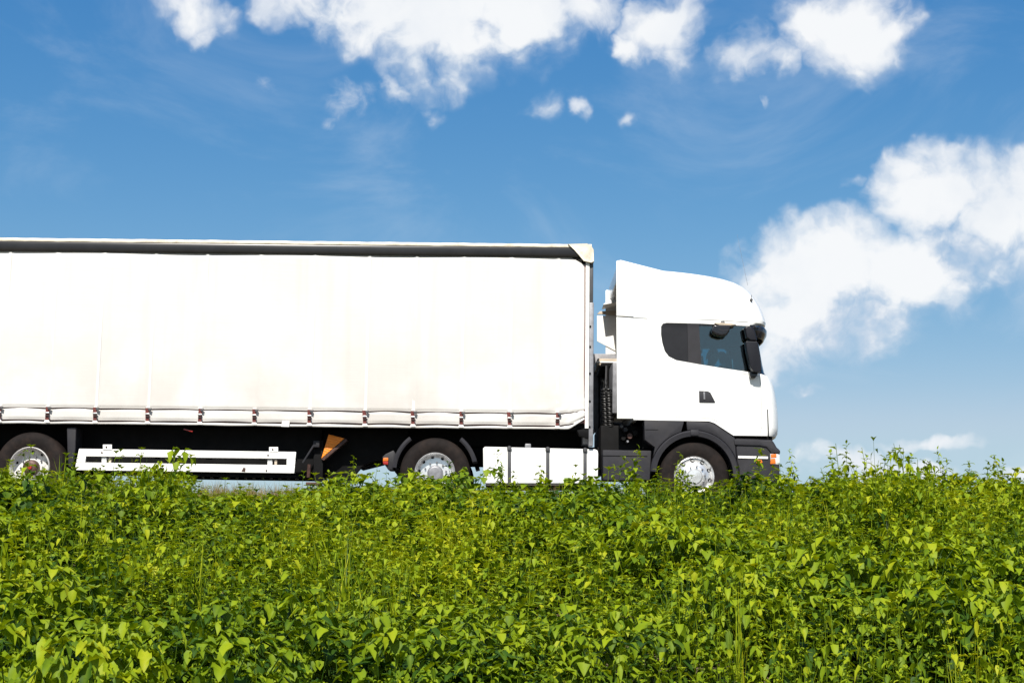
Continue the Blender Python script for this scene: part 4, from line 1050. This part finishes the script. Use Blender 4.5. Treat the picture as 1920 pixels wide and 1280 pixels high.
def bake(name, items, material):
    Vs = []; Fs = []; Ts = []; base = 0
    for (V, Fc, Tn), pos, rot, sxy, sz, dt in items:
        c_, s_ = math.cos(rot), math.sin(rot)
        W = np.empty_like(V); W[:, 0] = (V[:, 0] * c_ - V[:, 1] * s_) * sxy + pos[0]; W[:, 1] = (V[:, 0] * s_ + V[:, 1] * c_) * sxy + pos[1]; W[:, 2] = V[:, 2] * sz + pos[2]
        Vs.append(W); Fs.append(Fc + base); Ts.append(np.clip(Tn + dt, 0, 1)); base += len(V)
    V = np.concatenate(Vs); Fc = np.concatenate(Fs); Tn = np.concatenate(Ts)
    me = bpy.data.meshes.new(name); me.vertices.add(len(V)); me.vertices.foreach_set('co', V.ravel())
    me.loops.add(Fc.size); me.loops.foreach_set('vertex_index', Fc.ravel()); me.polygons.add(len(Fc))
    me.polygons.foreach_set('loop_start', np.arange(0, Fc.size, 3, dtype=np.int32)); me.polygons.foreach_set('loop_total', np.full(len(Fc), 3, dtype=np.int32))
    a = me.attributes.new('tint', 'FLOAT', 'POINT'); a.data.foreach_set('value', Tn)
    me.update(); me.validate()
    me.polygons.foreach_set('use_smooth', np.ones(len(Fc), dtype=bool))
    return me, len(Fc)

def patch(X, Y):   # slow variation of kind and tint over the bank
    return math.sin(X * 1.1 + Y * .6) + math.sin(X * .45 - Y * .9 + 1.7) + .7 * math.sin(X * 2.3 + 1.1 * Y)
items = []; Y = 3.4
while Y < 17.4:
    step = .110 + .0049 * Y
    half = .375 * Y + 3.4
    for X in np.arange(-half, half, step):
        x_ = X + rng.normal(0, step * .35); y_ = Y + rng.normal(0, step * .35)
        outer = abs(x_) > .375 * y_ + .9
        if outer and rng.random() < .45: continue
        q = patch(x_, y_) + rng.normal(0, .7)
        kind = 'clump' if q > .7 else ('herb' if q < -1.7 else 'nettle')
        if rng.random() < .045: kind = 'grass'
        elif rng.random() < .11: kind = 'tall'
        zg = float(zground(np.array(x_), np.array(y_)))
        cap = float(ztop(x_, y_)) - zg
        if y_ > 16.2 and rng.random() < .5: continue
        mound = 2.2 * (vnoise(x_ / .42 + 40, y_ / .55 + 40) - .5) + 1.3 * (vnoise(x_ / 1.3 + 90, y_ / 1.5 + 10) - .5)
        if mound < -.45 and rng.random() < .5: continue
        h = rng.uniform(.34, .62) * (1 + .32 * mound)
        if y_ > 12: h = cap * (rng.uniform(.62, .95) if rng.random() < .91 else rng.uniform(.9, 1.2)) * (1 + .06 * mound)
        elif y_ > 10.5: h = min(h * 1.1, cap * rng.uniform(.6, .95))
        if h < .07: continue
        PR = PROTO4 if outer else PROTO3 if y_ < 4.9 else (PROTO if y_ < 6.6 else (PROTO2 if y_ < 9 else PROTO4))
        if kind == 'clump': pr, sxy = PR['clump'], rng.uniform(.55, .75) * min(1, h / .4) * float(np.interp(y_, [4, 6.5, 8], [1.4, 1.25, 1]))
        elif kind == 'grass': pr, sxy = PR['grass'], rng.uniform(.4, .7)
        elif kind == 'tall': pr, sxy = PR['tall'], rng.uniform(.6, .8)
        elif kind == 'herb': pr, sxy = PR['herb'], rng.uniform(.6, .85)
        else: pr, sxy = PR['nettle'], rng.uniform(.45, .72)
        sxy *= float(np.interp(y_, [3.5, 6, 9, 14], [.45, .62, .95, 1.2]))
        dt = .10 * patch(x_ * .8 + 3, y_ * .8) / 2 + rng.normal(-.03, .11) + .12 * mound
        items.append((pr[rng.integers(len(pr))], (x_, y_, zg - .01), rng.random() * 6.28, sxy, h, dt))
    Y += step * .9
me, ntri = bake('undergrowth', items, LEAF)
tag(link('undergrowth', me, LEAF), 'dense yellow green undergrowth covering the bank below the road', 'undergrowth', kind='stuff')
# dry grass along the verge
items = []
for k in range(2800):
    x_ = rng.uniform(-12, 12); y_ = rng.uniform(16.3, 19.5); zg = float(zground(np.array(x_), np.array(y_)))
    cap = max(.06, float(ztop(x_, y_)) - zg)
    pxx = 960 + F * x_ / y_
    if 330 < pxx < 640: cap += .16
    items.append((PROTO['grass'][rng.integers(5)], (x_, y_, zg), rng.random() * 6.28, rng.uniform(.25, .5), min(rng.uniform(.12, .34), cap), rng.normal(-.1, .15)))
me, ntri = bake('verge_grass', items, DRY)
tag(link('verge_grass', me, DRY), 'dry straw coloured grass along the road verge', 'grass', kind='stuff')
# single tall plants that stand out of the mass
TALL = [
 (655, 853, 15.6, 'herb', 'slim leafy sprig in front of the dark gap before the drive wheel'),
 (318, 866, 15.4, 'clump', 'leafy sprig reaching over the lower rail of the white side guard'),
 (345, 872, 15.0, 'nettle', 'small nettle at the right of the sprig over the side guard'),
 (945, 842, 15.8, 'herb', 'thin feathery sprig in front of the left end of the white fuel tank'),
 (1020, 868, 15.5, 'nettle', 'short nettle before the middle of the white fuel tank'),
 (1190, 838, 15.6, 'nettle', 'upright nettle in front of the grey box behind the front wheel'),
 (1276, 846, 15.8, 'herb', 'wispy sprig in front of the front tyre'),
 (1438, 838, 15.7, 'nettle', 'nettle tip in front of the headlight'),
 (1482, 842, 16.0, 'herb', 'wispy sprig just ahead of the front bumper'),
 (1564, 846, 15.5, 'nettle', 'shorter of the two nettles against the low white cloud'),
 (1588, 830, 15.8, 'herb', 'tallest feathery sprig against the low white cloud'),
 (1640, 852, 15.4, 'nettle', 'leafy nettle to the right of the tallest feathery sprig'),
 (1712, 850, 15.6, 'clump', 'broad leafy shoot under the small flat cloud'),
 (1770, 840, 15.9, 'herb', 'slanting sprig at the right edge of the small flat cloud'),
 (1818, 862, 15.5, 'nettle', 'low nettle in the dip between two taller tufts at the right'),
 (1872, 848, 15.2, 'nettle', 'dark pointed nettle nearest the right edge of the picture'),
]
for i, (px, py, Yp, kind_, lab) in enumerate(TALL):
    kind = kind_ if kind_ == 'clump' else 'tall'
    X, Zt = U(px, py, Yp); zg = float(zground(np.array(X), np.array(Yp)))
    h = Zt - zg
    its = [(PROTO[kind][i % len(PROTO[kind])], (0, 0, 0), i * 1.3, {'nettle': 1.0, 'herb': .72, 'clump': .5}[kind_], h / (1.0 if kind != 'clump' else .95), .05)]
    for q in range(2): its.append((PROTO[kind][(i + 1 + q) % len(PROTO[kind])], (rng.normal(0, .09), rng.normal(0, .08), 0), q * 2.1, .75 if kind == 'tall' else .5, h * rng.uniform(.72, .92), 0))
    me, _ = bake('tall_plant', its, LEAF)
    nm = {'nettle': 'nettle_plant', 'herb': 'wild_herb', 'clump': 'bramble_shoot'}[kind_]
    tag(link(nm, me, LEAF, None, (X, Yp, zg - .01)), lab, 'plant', 'plants standing above the undergrowth')
